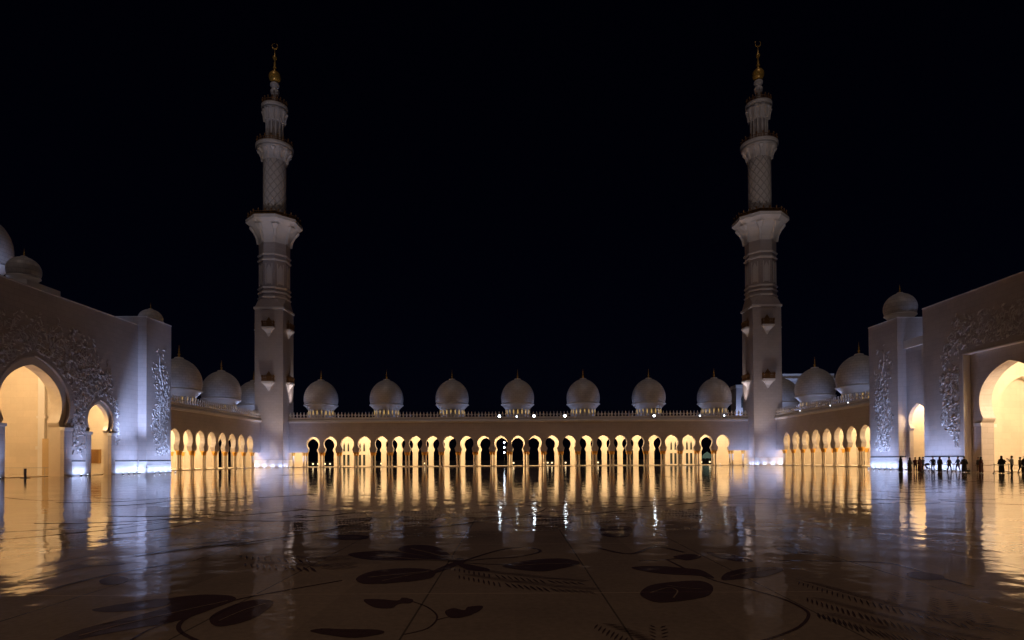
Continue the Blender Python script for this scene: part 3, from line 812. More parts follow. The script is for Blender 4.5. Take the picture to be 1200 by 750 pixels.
# ----- right portal
rp = empty('portal_building', (53.2, 66, 0))
tag(rp, 'white portal block with a square-framed giant keyhole arch above the visitors', 'building', 'portal blocks flanking the courtyard')
QX = 53.2
with Grab(rp):
    mpR = lambda u, v, d: (QX+d, u, v)
    m = MB(); wall_segments(m, [(44, 60.3, None, 0.0), (71.7, 78.6, None, 0.0), (60.3, 71.7, None, 14.2)], 21.35, 0.0, 0.8, mpR); m.build('front_wall', M['wall'])
    m = MB(); wall_segments(m, [(60.0, 72.0, 66.0, prof(BIG))], 14.6, 0.803, 2.3, mpR); m.build('arch_panel', M['wall'])
    for s in (-1, 1):
        u0, u1 = sorted((66+s*(BIG['jamb']-0.1), 66+s*(BIG['jamb']+1.0)))
        m = MB(); m.prism([(u0, BIG['vspring']-0.35), (u1, BIG['vspring']-0.35), (u1, BIG['vspring']), (u0, BIG['vspring'])], mpR, 0.66, 0.802); m.build('capital', M['trim'])
    m = MB(); m.prism([(44, 21.352), (78.6, 21.352), (78.6, 21.5), (44, 21.5)], mpR, -0.06, 0.5); m.build('coping', M['trim'])
    m = MB(); m.prism([(60.3, 14.06), (71.7, 14.06), (71.7, 14.198), (60.3, 14.198)], mpR, -0.05, 0.79); m.prism([(71.56, 0.0), (71.698, 0.0), (71.698, 14.058), (71.56, 14.058)], mpR, -0.05, 0.79); m.build('frame_moulding', M['trim'])
    m = MB(); m.prism([(71.702, 0.004), (78.69, 0.004), (78.69, 1.72), (71.702, 1.72)], mpR, -0.035, 0.1); m.build('plinth', M['trim'])
    m = MB(); m.prism([(71.702, 1.722), (78.63, 1.722), (78.63, 1.88), (71.702, 1.88)], mpR, -0.012, 0.1); m.build('shadow_gap_strip', M['shadowgap'])  # same dark strip, shade of the gap put into its colour
    m = MB(); portal_box(m, 1, QX+0.9, QX+30, 44, 78.58, 20.3, 21.33); portal_box(m, 1, QX+0.802, QX+3.5, 78.3, 78.58, 0, 20.3); m.build('roof', M['wall'])
    m = MB(); portal_box(m, 1, QX+0.81, QX+30, 43.7, 43.99, 0, 21.3); portal_box(m, 1, QX+30.01, QX+30.3, 43.7, 90, 0, 21.3); m.build('rear_wall', M['wall'])
    # recessed lower link with the narrow arch
    mpS = lambda u, v, d: (PX+d, u, v)
    SM2 = dict(SML); SM2['jamb'] = 1.75; SM2['bulge'] = 1.9; SM2['neck'] = 1.5
    m = MB(); wall_segments(m, [(78.6, 83.49, 81.25, prof(SM2))], 17.4, 0.0, 0.55, mpS); m.build('link_wall', M['wall'])
    m = MB(); m.prism([(78.62, 17.0), (83.49, 17.0), (83.49, 18.1), (78.62, 18.1)], mpS, -0.35, 1.2); m.build('link_cornice', M['trim'])
    m = MB(); portal_box(m, 1, PX+1.5, PX+14, 78.6, 83.49, 17.0, 17.3); m.build('link_roof', M['wall'])
    def maskR(u, v):
        if u < 72.2:
            if v < 14.7 or v > 19.0-0.02*(72-u): return 0
            return (0.4 if v < 17.5 else 0.2) if u > 57 else 0
        if u > 76.0 or v < 2.6: return 0
        lim = 75.7 if v < 14 else 75.7-(v-14)*0.5
        low = 75.2 if v > 7 else 73.0+(v-2.6)*0.5
        if u > min(lim, low+0.6*math.sin(v*1.3)+0.5): return 0
        return (0.9 if v < 12 else 0.45)*(0.6+0.4*math.sin(u*2+v*1.1))
    m = MB(); leaf_strokes(m, dict(u=(57, 77.5), v=(2.8, 19), p=maskR), 1300, mpR, 5, (0.3, 0.8), 0.075); m.build('vine_relief', M['relief'])
    hall(None, 1, QX+2.3, QX+18, 57.2, 74.2, 15.0, (62.6, arch_profile(2.7, 5.6, 6.2, 2.5, 2.95, 8.2, 11.8, 0.06), 3.6))
    hall(None, 1, PX+0.55, PX+9.5, 78.7, 83.2, 11.5, None)
    m = MB(); m.box((58.2, 83.0, 2.2), (59.6, 83.18, 4.2)); m.build('window', M['greenglass'])
    m = MB()
    for xx in (58.15, 58.86, 59.56): m.box((xx, 82.92, 2.15), (xx+0.09, 82.99, 4.25))
    m.build('window_frame', M['gold'])
    m = MB(); m.box((56.8, 73.9, 0.06), (57.6, 74.19, 5.4)); m.box((56.6, 73.8, 5.402), (58.9, 74.195, 5.8)); m.build('hall_pilaster', M['trim'])
    # roof things just seen over the coping
    dome(None, 60.0, 60.0, 'portal')
lamp('hall_lamp', 'POINT', (QX+5.5, 63.0, 14.0), 7800, (1.0, 0.76, 0.48), radius=0.5)
lamp('hall_lamp', 'POINT', (PX+2.6, 79.6, 10.6), 2600, WARM, radius=0.4)

# ------------------------------------------------------------------ ANNEX BUILDINGS behind the right minaret
ax = empty('annex_building', (88, 185, 0)); tag(ax, 'pale annex with one dark pointed window, lit blue behind the right minaret', 'building', 'annexes behind the right corner')
with Grab(ax):
    m = MB(); m.box((79.5, 184, 0), (99, 200, 25.9)); m.build('annex_wall', M['wall'])
    m = MB(); m.box((79.2, 183.7, 25.902), (99.3, 200.3, 26.5)); m.box((79.8, 184.2, 26.502), (98.8, 199.8, 28.0)); m.build('cornice', M['trim'])
    m = MB(); m.prism([(85.0, 18.2), (86.6, 18.2), (86.6, 21.2), (85.8, 22.6), (85.0, 21.2)], lambda u, v, d: (u, 184+d, v), -0.05, 0.02); m.build('window', M['glass'])
an = empty('annex_turret', (69.3, 178, 0)); tag(an, 'small pale turret with sloping sides between the last dome and the right minaret', 'building', 'annexes behind the right corner')
with Grab(an):
    m = MB(); m.add([(65.6,178,10),(70.6,178,10),(70.6,183,10),(65.6,183,10),(66.2,178.6,23),(70.0,178.6,23),(70.0,182.4,23),(66.2,182.4,23)], [(0,3,2,1),(4,5,6,7),(0,1,5,4),(1,2,6,5),(2,3,7,6),(3,0,4,7)]); m.build('turret_wall', M['wall'])
    m = MB(); m.box((65.9, 178.2, 23.002), (70.3, 182.7, 23.9)); m.build('cornice', M['trim'])
    m = MB(); m.prism([(67.5, 17), (68.3, 17), (68.3, 19.6), (67.9, 20.4), (67.5, 19.6)], lambda u, v, d: (u, 178.3+d, v), -0.2, 0.3); m.build('window', M['glass'])
lamp('annex_lamp', 'SPOT', (86, 176, 13), 5000, COOL, radius=0.3, aim=(88, 185, 22), spot=130)
lamp('annex_lamp', 'SPOT', (67.5, 173, 13), 2500, COOL, radius=0.3, aim=(68, 179, 20), spot=110)

# ------------------------------------------------------------------ LAMPS
def flood_proto():
    f = empty('floodlight')
    m = MB(); m.box((-0.3, -0.12, 0.18), (0.3, 0.22, 0.72)); m.build('housing', M['dark'], f)
    m = MB(); m.lathe([(0.24, -0.02), (0.24, 0.0), (0.2, 0.05), (0.01, 0.06)], seg=16)
    l = m.build('lens', M['flood'], f, (0, -0.13, 0.45)); l.rotation_euler = (PI/2, 0, 0)
    m = MB(); m.box((-0.36, 0.0, 0.0), (-0.31, 0.1, 0.5)); m.box((0.31, 0.0, 0.0), (0.36, 0.1, 0.5)); m.box((-0.36, 0.0, -0.05), (0.36, 0.1, 0.0)); m.build('bracket', M['dark'], f)
    return f
FP = flood_proto()
SMALLENS = [c for c in FP.children if c.name.startswith('lens')][0].data.copy(); SMALLENS.materials.clear(); SMALLENS.materials.append(M['floodsmall'])
W = lambda px, Y: -1.4 + (px-600)/695*Y
flist = [(584.7, 1, 'dazzling white floodlight on the parapet, just left of the middle dome'),
         (605.0, 0.55, 'weaker white floodlight on the parapet in front of the middle dome'),
         (625.2, 1, 'dazzling white floodlight on the parapet, just right of the middle dome'),
         (661.6, 1, 'white floodlight at the left foot of the first dome right of the middle one'),
         (766.0, 0.7, 'white floodlight before the second dome right of the middle one'),
         (819.7, 0.4, 'small white floodlight at the left foot of the last dome before the right minaret'),
         (848.2, 0.45, 'small white floodlight at the right foot of the last dome before the right minaret')]
for i, (px, s, lab) in enumerate(flist):
    o = FP if i == 0 else copy_tree(FP)
    o.location = (W(px, FY-0.6), FY-0.62, WT+0.28); sc = 0.7+0.55*s; o.scale = (sc, sc, sc)
    tag(o, lab, 'floodlight', 'floodlights along the parapet')
    if s < 0.6:
        for c in o.children:
            if c.name.startswith('lens'):
                c.data = SMALLENS
# small floods on the right hand parapet
small = [(938, 127.8, 'tiny white lamp on the right parapet below the nearest-to-minaret side dome'),
         (973.7, 121, 'tiny white lamp on the right parapet between the two side domes'),
         (994.6, 115.2, 'tiny white lamp on the right parapet closest to the right tower')]
for px, Y, lab in small:
    o = copy_tree(FP)
    Yp = 65.0*695/(px-600)
    o.location = (63.5, Yp, WT+0.28); o.rotation_euler = (0, 0, R(-60)); o.scale = (0.45,)*3
    for c in o.children:
        if c.name.startswith('lens'): c.data = SMALLENS
    tag(o, lab, 'floodlight', 'small lamps along the right parapet')

def uplight_proto():
    f = empty('uplight')
    m = MB(); m.lathe([(0.13, 0.0), (0.14, 0.10), (0.11, 0.15)], seg=12); m.build('housing', M['steel'], f)
    m = MB(); m.lathe([(0.10, 0.151), (0.09, 0.17), (0.01, 0.18)], seg=12); m.build('lens', M['uplens'], f)
    return f
UP = uplight_proto(); UPN = [0]
def uplight(x, y, nx, ny, label, power=60, group='uplights along the wall foot', spot=150, tilt=5.0, z=0.0, wash=True):
    o = UP if UPN[0] == 0 else copy_tree(UP); UPN[0] += 1
    o.location = (x, y, z); tag(o, label, 'uplight', group)
    lamp('uplight_beam', 'SPOT', (x, y, z+0.24), power*0.30, COOL, radius=0.06, aim=(x-nx*1.0, y-ny*1.0, z+1.6), spot=165, blend=1.0)
    # narrow wash from the same row of ground lamps, set farther off the wall
    if wash: lamp('uplight_wash', 'SPOT', (x+nx*1.5, y+ny*1.5, z+0.2), power*1.7, COOL, radius=0.1, aim=(x-nx*0.7, y-ny*0.7, z+4.6), spot=78, blend=1.0)
UPP = 330
for y in (71.6, 72.7): uplight(-PX+0.72, y, 1, 0, 'small ground uplight on the pier between the two left arches', UPP, 'uplights under the left portal pier')
for y in (79.3, 80.5, 81.7, 82.8): uplight(-PX+0.72, y, 1, 0, 'small ground uplight between the narrow left arch and the left tower', UPP, 'uplights under the left portal wall')
for y in (60.2,): uplight(-PX+0.72, y, 1, 0, 'small ground uplight at the near jamb of the huge left arch', UPP)
for y in (84.3, 85.6, 86.9, 88.2, 89.5): uplight(-TX+0.72, y, 1, 0, 'small ground uplight at the foot of the left tower carving', UPP*1.0, 'uplights under the left tower')
uplight(-TX-0.6, 82.75, 0, -1, 'small ground uplight in the corner of the left tower and portal', 330, wash=False)
lamp('tower_wash', 'SPOT', (-TX+2.6, 75.0, 0.3), 16000, COOL, radius=0.1, aim=(-TX-0.45, 83.5, 10), spot=42, blend=1)
for y in (84.3, 85.6, 86.9, 88.2, 89.5): uplight(TX-0.72, y, -1, 0, 'small ground uplight at the foot of the right tower carving', UPP*1.0, 'uplights under the right tower')
for y in (72.6, 74.0, 75.4, 76.8, 78.2): uplight(QX-0.72, y, -1, 0, 'small ground uplight behind the visitors under the right portal wall', UPP, 'uplights under the right portal wall')
uplight(TX+0.6, 82.9, 0, -1, 'small ground uplight in the corner of the right tower and portal', 240, wash=False)
lamp('tower_wash', 'SPOT', (TX-2.6, 75.0, 0.3), 3200, COOL, radius=0.1, aim=(TX+0.45, 83.5, 10), spot=42, blend=1)
for sx, nm in ((-61.9, 'left'), (62.1, 'right')):
    for x in (-2.9, -1.0, 1.0, 2.9): uplight(sx+x, 150.6-3.52-0.75, 0, -1, f'small ground uplight at the front foot of the {nm} minaret', 270, f'uplights before the {nm} minaret')
    inn = 1 if sx < 0 else -1
    for y in (-2.4, -0.6): uplight(sx+inn*(3.52+0.75), 150.6+y-0.3, inn, 0, f'small ground uplight at the inner side of the {nm} minaret', 260, f'uplights beside the {nm} minaret')
    # wash on the arcade walls beside the shaft
    lamp('uplight_beam', 'SPOT', (sx+inn*6.2, FY-2.2, 0.3), 1500, COOL, radius=0.1, aim=(sx+inn*6.0, FY, 6), spot=120, blend=1)
    lamp('uplight_beam', 'SPOT', (sx-inn*0.2, 144.6, 0.3), 900, COOL, radius=0.1, aim=(sx-inn*2.1, 145.0, 6), spot=120, blend=1)
for sx in (-61.9, 62.1):
    inn = 1 if sx < 0 else -1
    lamp('minaret_wash', 'SPOT', (sx+inn*4.0, 140.5, 1.2), 4600, (1.0, 0.85, 0.82), radius=0.3, aim=(sx, 150.6, 34), spot=60, blend=1)
    lamp('minaret_wash', 'SPOT', (sx+inn*5.2, FY+1.2, WT+2.2), 3200, (1.0, 0.83, 0.79), radius=0.3, aim=(sx, 150.6, 55), spot=55, blend=1)
for sx in (-61.9, 62.1):
    lamp('minaret_fill_spot', 'SPOT', (sx*0.86, 92, 22.6), 13000, (1.0, 0.83, 0.78), radius=0.4, aim=(sx, 150.6, 82), spot=40, blend=1)  # added fill spots boosting the upper shafts, no fixture stands here
# roof lamps washing the domes from behind the parapets
for i in range(-4, 4):
    lamp('roof_lamp', 'POINT', ((i+0.5)*4*SP, FY+4.0, WT+1.0), 210, COOL, radius=0.2)
for s in (-1, 1):
    for y in (113.5, 131.5, 149.3): lamp('roof_lamp', 'POINT', (s*(GX+3.0), y, WT+1.0), 220, COOL, radius=0.2)
lamp('roof_lamp', 'POINT', (60.5, 80.3, 18.9), 150, COOL, radius=0.2)
lamp('roof_lamp', 'POINT', (-57.5, 81.6, H1+0.35), 10, COOL, radius=0.2)
lamp('roof_lamp', 'POINT', (-72.5, 82.5, 27.0), 420, COOL, radius=0.3)
lamp('roof_lamp', 'POINT', (-67, 75, H1+1.6), 90, COOL, radius=0.3)
# cool ground lamps inside the galleries
for x, y, lab in ((W(803, 156), 156.0, 'cool white floor lamp glowing inside the far arcade near its right end'), (W(843, 158), 158.0, 'cool white floor lamp inside the last arch before the right minaret'), (74.0, 124.5, 'cool white floor lamp inside the right arcade')):
    uplight(x, y, 0, -1, lab, 60, 'floor lamps inside the arcades', z=0.12, wash=False)

# outdoor lamp mast seen through the arcade
mast = empty('lamp_mast', (W(590.3, 176), 176, -0.06)); tag(mast, 'dark lamp mast with three white heads seen through the arch left of the middle', 'lamp mast')
m = MB(); m.lathe([(0.12, 0), (0.09, 7.4)], seg=8); m.build('pole', M['dark'], mast)
for z in (3.9, 5.4, 6.9):
    m = MB(); m.box((-0.34, -0.3, z-0.22), (0.34, -0.09, z+0.22)); hd = m.build('lamp_head', M['dark'], mast)
    m = MB(); m.ball((0, -0.33, z), 0.24, 14, 10, (1.0, 0.35, 1.0)); m.build('lens', M['mastlens'], hd)
# bollard lamps outside
bp_ = None
bl = [352, 357, 366, 372, 380, 386, 497, 601, 636, 641, 646, 662, 700, 821, 831, 446, 560]
for i, px in enumerate(sorted(bl)):
    if bp_ is None:
        bp_ = empty('bollard_lamp')
        m = MB(); m.lathe([(0.12, 0), (0.12, 0.55), (0.16, 0.6)], seg=10); m.build('post', M['dark'], bp_)
        m = MB(); m.ball((0, 0, 0.82), 0.25, 10, 8); m.build('lamp_globe', M['bollardglow'], bp_); o = bp_
    else: o = copy_tree(bp_)
    o.location = (W(px, 170+(i % 3)*1.5), 170+(i % 3)*1.5, -0.06)
    tag(o, 'low warm globe lamp glowing outside behind the far arcade', 'bollard lamp', 'low globe lamps behind the arcade')
tent = empty('tent_pavilion', (W(828, 300), 300, -0.06)); tag(tent, 'distant pale green lit domed tent seen through the arch beside the right minaret', 'pavilion')
m = MB(); m.lathe([(2.6, 2.0), (2.4, 3.2), (1.5, 4.3), (0.4, 5.0), (0.05, 5.4)], seg=20); m.build('tent_roof', M['greenglow'], tent)
m = MB()
for a in range(8): m.tube([(2.5*math.cos(a*PI/4), 2.5*math.sin(a*PI/4), 0), (2.5*math.cos(a*PI/4), 2.5*math.sin(a*PI/4), 2.0)], 0.07, 6)
m.build('tent_poles', M['steel'], tent)

# ------------------------------------------------------------------ BARRIERS
def stanchion_proto():
    s = empty('stanchion')
    m = MB(); m.lathe([(0.17, 0.0), (0.17, 0.03), (0.05, 0.06), (0.032, 0.1), (0.032, 0.92)], seg=12); m.build('post', M['steel'], s)
    m = MB(); m.ball((0, 0, 0.97), 0.05, 10, 8); m.build('knob', M['steel'], s)
    return s
ST = stanchion_proto(); stn = 0
def stanchion(x, y, label, group):
    global stn
    o = ST if stn == 0 else copy_tree(ST); stn += 1
    o.location = (x, y, 0.003); tag(o, label, 'stanchion', group)
def belt(p, q, label, group, sag=0.06):
    m = MB(); pts = []
    for i in range(9):
        t = i/8; pts.append((p[0]+(q[0]-p[0])*t, p[1]+(q[1]-p[1])*t, 0.9-sag*math.sin(PI*t)))
    m.tube(pts, 0.028, 6); o = m.build('rope', M['dark']); tag(o, label, 'rope', group)
Y0 = 61.0
pts = [(W(x, Y0), Y0) for x in (1149, 1164, 1181, 1199, 1218)]
for p in pts: stanchion(p[0], p[1], 'steel rope post in front of the framed right arch', 'rope posts before the right arch')
for p, q in zip(pts, pts[1:]): belt(p, q, 'dark rope slung between steel posts before the framed right arch', 'ropes before the right arch')
pts = [(W(x, 69.5), 69.5) for x in (1088, 1102, 1116, 1127)]
for p in pts: stanchion(p[0], p[1], 'steel rope post under the right portal wall among the visitors', 'rope posts under the right wall')
for p, q in zip(pts, pts[1:]): belt(p, q, 'dark rope slung between posts under the right portal wall', 'ropes under the right wall')
# left arch: dark post and low rail
stp = empty('signpost', (-1.4-571*62.5/695, 62.5, 0.003)); tag(stp, 'short dark slab sign standing in the huge left arch', 'sign')
m = MB(); m.box((-0.35, -0.25, 0), (0.35, 0.25, 0.04)); m.build('base', M['dark'], stp)
m = MB(); m.box((-0.09, -0.05, 0.04), (0.09, 0.05, 1.0)); m.build('post', M['dark'], stp)
lr = empty('handrail', (-57.5, 70.5, 0.06)); tag(lr, 'low steel rail crossing the lit hall inside the huge left arch', 'handrail')
m = MB()
m.tube([(-7, 0, 0.95), (3.0, 0, 0.95)], 0.03, 6); m.build('top_rail', M['steel'], lr)
for i in range(5):
    m = MB(); m.tube([(-7+2.5*i, 0, 0), (-7+2.5*i, 0, 0.93)], 0.025, 6); m.build('post', M['steel'], lr)

# ------------------------------------------------------------------ PEOPLE
CL = {k: plain('cloth_'+k, c, 0.85) for k, c in dict(black=(0.012, 0.012, 0.014), navy=(0.02, 0.03, 0.06), grey=(0.06, 0.06, 0.065), white=(0.5, 0.5, 0.48), maroon=(0.08, 0.02, 0.02), blue=(0.04, 0.07, 0.14), tan=(0.2, 0.14, 0.08)).items()}
SKIN = plain('skin', (0.36, 0.21, 0.14), 0.55); HAIR = plain('hair_black', (0.012, 0.009, 0.008), 0.5)
def body_mesh(pose):
    m = MB()
    hipL, hipR = Vector((-0.10, 0, 0.90)), Vector((0.10, 0, 0.90))
    st = pose.get('stride', 0.0)
    legs = []
    for s, hp in ((-1, hipL), (1, hipR)):
        f = st*s
        knee = hp + Vector((0.01*s, -0.04+f*0.5, -0.43)); ank = hp + Vector((0.02*s, 0.02+f, -0.82))
        m.tube([hp+Vector((0,0,0.05)), hp.lerp(knee, 0.5), knee, knee.lerp(ank, 0.35), ank], [0.098, 0.085, 0.062, 0.062, 0.042], 10)
        m.tube([ank+Vector((0, 0.05, -0.035)), ank+Vector((0, -0.07, -0.045)), ank+Vector((0, -0.17, -0.052))], [0.042, 0.042, 0.028], 8)
    m.ball((0, 0, 0.93), 0.165, 14, 10, (1.0, 0.72, 0.85))
    m.tube([(0, 0, 0.9), (0, 0, 1.05), (0, -0.01, 1.22), (0, 0, 1.36), (0, 0.01, 1.44)], [0.15, 0.135, 0.155, 0.15, 0.08], 14)
    m.ball((0, 0, 1.36), 0.13, 12, 8, (1.45, 0.75, 0.6))
    m.tube([(0, 0.01, 1.4), (0, 0, 1.54)], [0.062, 0.055], 10)
    m.ball((0, -0.015, 1.625), 0.1, 16, 12, (0.8, 0.98, 1.2))
    m.tube([(0, -0.105, 1.64), (0, -0.125, 1.605)], [0.012, 0.018], 6)
    m.ball((0, -0.09, 1.565), 0.03, 8, 6, (1.2, 0.5, 0.4))
    for s in (-1, 1): m.ball((s*0.083, 0.0, 1.62), 0.025, 8, 6, (0.4, 0.8, 1.2)); m.ball((s*0.033, -0.103, 1.64), 0.013, 8, 6)
    for s, key in ((-1, 'armL'), (1, 'armR')):
        sh = Vector((s*0.185, 0, 1.38))
        el, wr = pose.get(key, (Vector((s*0.24, 0.03, 1.10)), Vector((s*0.25, -0.06, 0.86))))
        el, wr = Vector(el), Vector(wr)
        m.tube([sh, sh.lerp(el, 0.5), el, el.lerp(wr, 0.4), wr], [0.06, 0.052, 0.043, 0.042, 0.029], 10)
        d = (wr-el).normalized(); side = Vector((0, -1, 0)) if abs(d.y) < 0.8 else Vector((0, 0, 1))
        side = (side - d*side.dot(d)).normalized(); nrm = d.cross(side)
        m.tube([wr, wr+d*0.045, wr+d*0.09], [0.028, 0.036, 0.034], 8)
        for k, L in enumerate((0.07, 0.08, 0.075, 0.058)):
            b = wr+d*0.085+side*(0.027-0.018*k)
            m.tube([b-d*0.02, b+d*L*0.55, b+d*L*0.9+nrm*0.02*-s], [0.011, 0.010, 0.008], 6)
        b = wr+d*0.025+side*0.028; m.tube([b, b+side*0.025+d*0.03, b+side*0.03+d*0.06], [0.013, 0.012, 0.009], 6)
    me = m.mesh('body')
    ob = bpy.data.objects.new('tmp', me); col.objects.link(ob)
    rm = ob.modifiers.new('r', 'REMESH'); rm.mode = 'VOXEL'; rm.voxel_size = 0.013; rm.use_smooth_shade = True
    sm = ob.modifiers.new('s', 'SMOOTH'); sm.iterations = 2; sm.factor = 0.4
    bpy.context.view_layer.update()
    out = bpy.data.meshes.new_from_object(ob.evaluated_get(bpy.context.evaluated_depsgraph_get()))
    bpy.data.objects.remove(ob); out.name = 'person'
    return out
POSES = {
 'stand': body_mesh({}),
 'walk': body_mesh({'stride': 0.16, 'armL': ((-0.25, -0.06, 1.1), (-0.25, -0.2, 0.9)), 'armR': ((0.25, 0.1, 1.1), (0.27, 0.05, 0.86))}),
 'photo': body_mesh({'armL': ((-0.27, -0.12, 1.16), (-0.1, -0.34, 1.42)), 'armR': ((0.27, -0.12, 1.16), (0.1, -0.34, 1.42))}),
 'hip': body_mesh({'armL': ((-0.36, 0.06, 1.15), (-0.2, -0.06, 1.0))}),
}
def robe_mesh(long=True):
    m = MB()
    z0 = 0.04 if long else 0.42
    P = [(0.27 if long else 0.25, z0), (0.25, 0.4 if long else 0.5), (0.225, 0.75), (0.205, 0.95), (0.185, 1.1), (0.19, 1.25), (0.2, 1.36), (0.14, 1.44), (0.075, 1.48)]
    m.lathe(P, seg=20, cap=False)
    for i, v in enumerate(m.v): 
        a = math.atan2(v[1], v[0]); k = 1+0.05*math.sin(a*6)*(1 if v[2] < 0.9 else 0)
        m.v[i] = (v[0]*k, v[1]*0.74*k, v[2])
    for s in (-1, 1):
        m.tube([(s*0.17, 0, 1.38), (s*0.235, 0.02, 1.12), (s*0.25, -0.03, 0.92)], [0.085, 0.085, 0.1], 10)
    return m.mesh('robe')
def scarf_mesh():
    m = MB(); m.ball((0, 0.012, 1.635), 0.118, 14, 10, (0.92, 1.0, 1.15))
    m.tube([(0, 0.03, 1.55), (0, 0.02, 1.45), (0, 0.0, 1.38)], [0.1, 0.12, 0.17], 12)
    # open the face
    keep = []
    for f in m.f:
        c = sum((Vector(m.v[i]) for i in f), Vector())/len(f)
        if c.y < -0.075 and 1.55 < c.z < 1.70 and abs(c.x) < 0.07: continue
        keep.append(f)
    m.f = keep; m.sm = [True]*len(keep)
    return m.mesh('headscarf')
def hair_mesh():
    m = MB(); m.ball((0, 0.008, 1.655), 0.106, 14, 10, (0.86, 1.0, 1.1))
    m.f = [f for f in m.f if not (sum(m.v[i][1] for i in f)/len(f) < -0.045 and sum(m.v[i][2] for i in f)/len(f) < 1.70) and sum(m.v[i][2] for i in f)/len(f) > 1.57]
    m.sm = [True]*len(m.f); return m.mesh('hair')
def shirt_mesh():
    m = MB(); m.lathe([(0.185, 0.86), (0.175, 1.0), (0.178, 1.15), (0.2, 1.3), (0.205, 1.37), (0.12, 1.455), (0.075, 1.48)], seg=18, cap=False)
    m.v = [(x, y*0.82, z) for x, y, z in m.v]; return m.mesh('shirt')
ROBE, SCARF, HAIRM, SHIRT = robe_mesh(), scarf_mesh(), hair_mesh(), shirt_mesh()
def part_copy(me, name, mat, parent):
    d = me.copy(); d.materials.clear(); d.materials.append(mat)
    o = bpy.data.objects.new(name, d); col.objects.link(o); o.parent = parent; return o
def person(px, Y, pose, face, label, robe=None, scarf=None, shirt=None, legs='navy', h=1.0, X=None):
    me = POSES[pose].copy(); me.materials.clear(); me.materials.append(SKIN); me.materials.append(CL[legs]); me.materials.append(CL[shirt or robe or 'black'])
    for p in me.polygons:
        z = p.center.z
        if z < 0.95 and abs(p.center.x) < 0.2: p.material_index = 1
        elif z < 1.46 and (z > 0.95) and (abs(p.center.y) < 0.3): p.material_index = 2
    o = bpy.data.objects.new('person', me); col.objects.link(o)
    o.location = (W(px, Y) if X is None else X, Y, 0.003); o.rotation_euler = (0, 0, face); o.scale = (h, h, h)
    tag(o, label, 'person', 'visitors before the right portal')
    if robe: part_copy(ROBE, 'robe', CL[robe], o)
    if shirt and not robe: part_copy(SHIRT, 'shirt', CL[shirt], o)
    if scarf: part_copy(SCARF, 'headscarf', CL[scarf], o)
    else: part_copy(HAIRM, 'hair', HAIR, o)
    return o
person(1054.7, 68.5, 'stand', R(80), 'broad person in long black robe at the corner of the right tower, standing alone', 'black', 'black', h=1.06)
person(1065.2, 68.5, 'stand', R(-160), 'person in a long black robe and headscarf standing left of the narrow right arch', 'black', 'black', h=0.97)
person(1071.6, 68.8, 'hip', R(150), 'slim person in dark clothes before the middle of the narrow right arch', shirt='maroon', legs='black', h=0.98)
person(1077.0, 68.2, 'stand', R(20), 'person in maroon robe before the right half of the narrow right arch', 'maroon', 'black', h=1.0)
person(1080.6, 69.2, 'photo', R(-120), 'person raising both hands to a camera at the right edge of the narrow arch', shirt='grey', legs='black', h=1.0)
person(1092.4, 67.8, 'hip', R(-60), 'person leaning over beside the pushchair with one hand at the hip', shirt='navy', legs='black', h=1.02)
person(1100.4, 67.8, 'stand', R(100), 'person in a full dark robe right of the person with the pushchair', 'black', 'maroon', h=1.02)
person(1111.4, 69.0, 'walk', R(90), 'person in grey shirt walking along the blue-lit right wall', shirt='grey', legs='grey', h=0.98)
person(1121.6, 69.0, 'walk', R(-90), 'person in blue shirt striding before the blue-lit right wall beneath the carving', shirt='blue', legs='grey', h=1.0)
person(1129.0, 66.8, 'stand', R(140), 'stout person in black standing next to the bag on the floor', 'black', None, h=1.02)
person(1145.6, 65.5, 'stand', R(-80), 'person in grey at the frame of the right arch, left of a pair', shirt='grey', legs='tan', h=0.96)
person(1148.7, 65.0, 'stand', R(80), 'person in dark robe at the frame of the right arch, the right of a pair', 'maroon', 'black', h=0.98)
person(1172.6, 61.8, 'hip', R(160), 'person in wide black robe silhouetted in the middle of the lit right arch', 'black', 'black', h=1.03)
person(1184.7, 62.6, 'photo', R(-150), 'person in white shirt and dark trousers photographing under the lit right arch', shirt='white', legs='black', h=1.03)
person(1194.5, 62.2, 'walk', R(60), 'person in pale shirt stooping near the right picture edge under the lit arch', shirt='tan', legs='grey', h=0.95)
person(1200.0, 61.6, 'stand', R(180), 'person in black cut by the right picture edge', 'black', 'black', h=1.03)
# pushchair
pc = empty('pushchair', (W(1086.5, 67.6), 67.6, 0.003), R(70)); tag(pc, 'dark pushchair with round hood parked among the visitors', 'pushchair')
m = MB()
for s in (-0.24, 0.24):
    m.tube([(s, -0.45, 0.12), (s, 0.1, 0.55), (s, 0.5, 1.0)], 0.016, 6); m.tube([(s, 0.42, 0.14), (s, 0.0, 0.5)], 0.016, 6)
m.tube([(-0.24, 0.5, 1.0), (0.24, 0.5, 1.0)], 0.02, 6); m.build('frame', M['dark'], pc)
for x in (-0.26, 0.26):
    for y, r in ((-0.45, 0.12), (0.42, 0.15)):
        m = MB(); P = [(x, y+r*0.85*math.cos(a*PI/8), r+r*0.85*math.sin(a*PI/8)) for a in range(17)]; m.tube(P, 0.022, 6); m.tube([(x-0.02, y, r), (x+0.02, y, r)], 0.04, 8); m.build('wheel', M['dark'], pc)
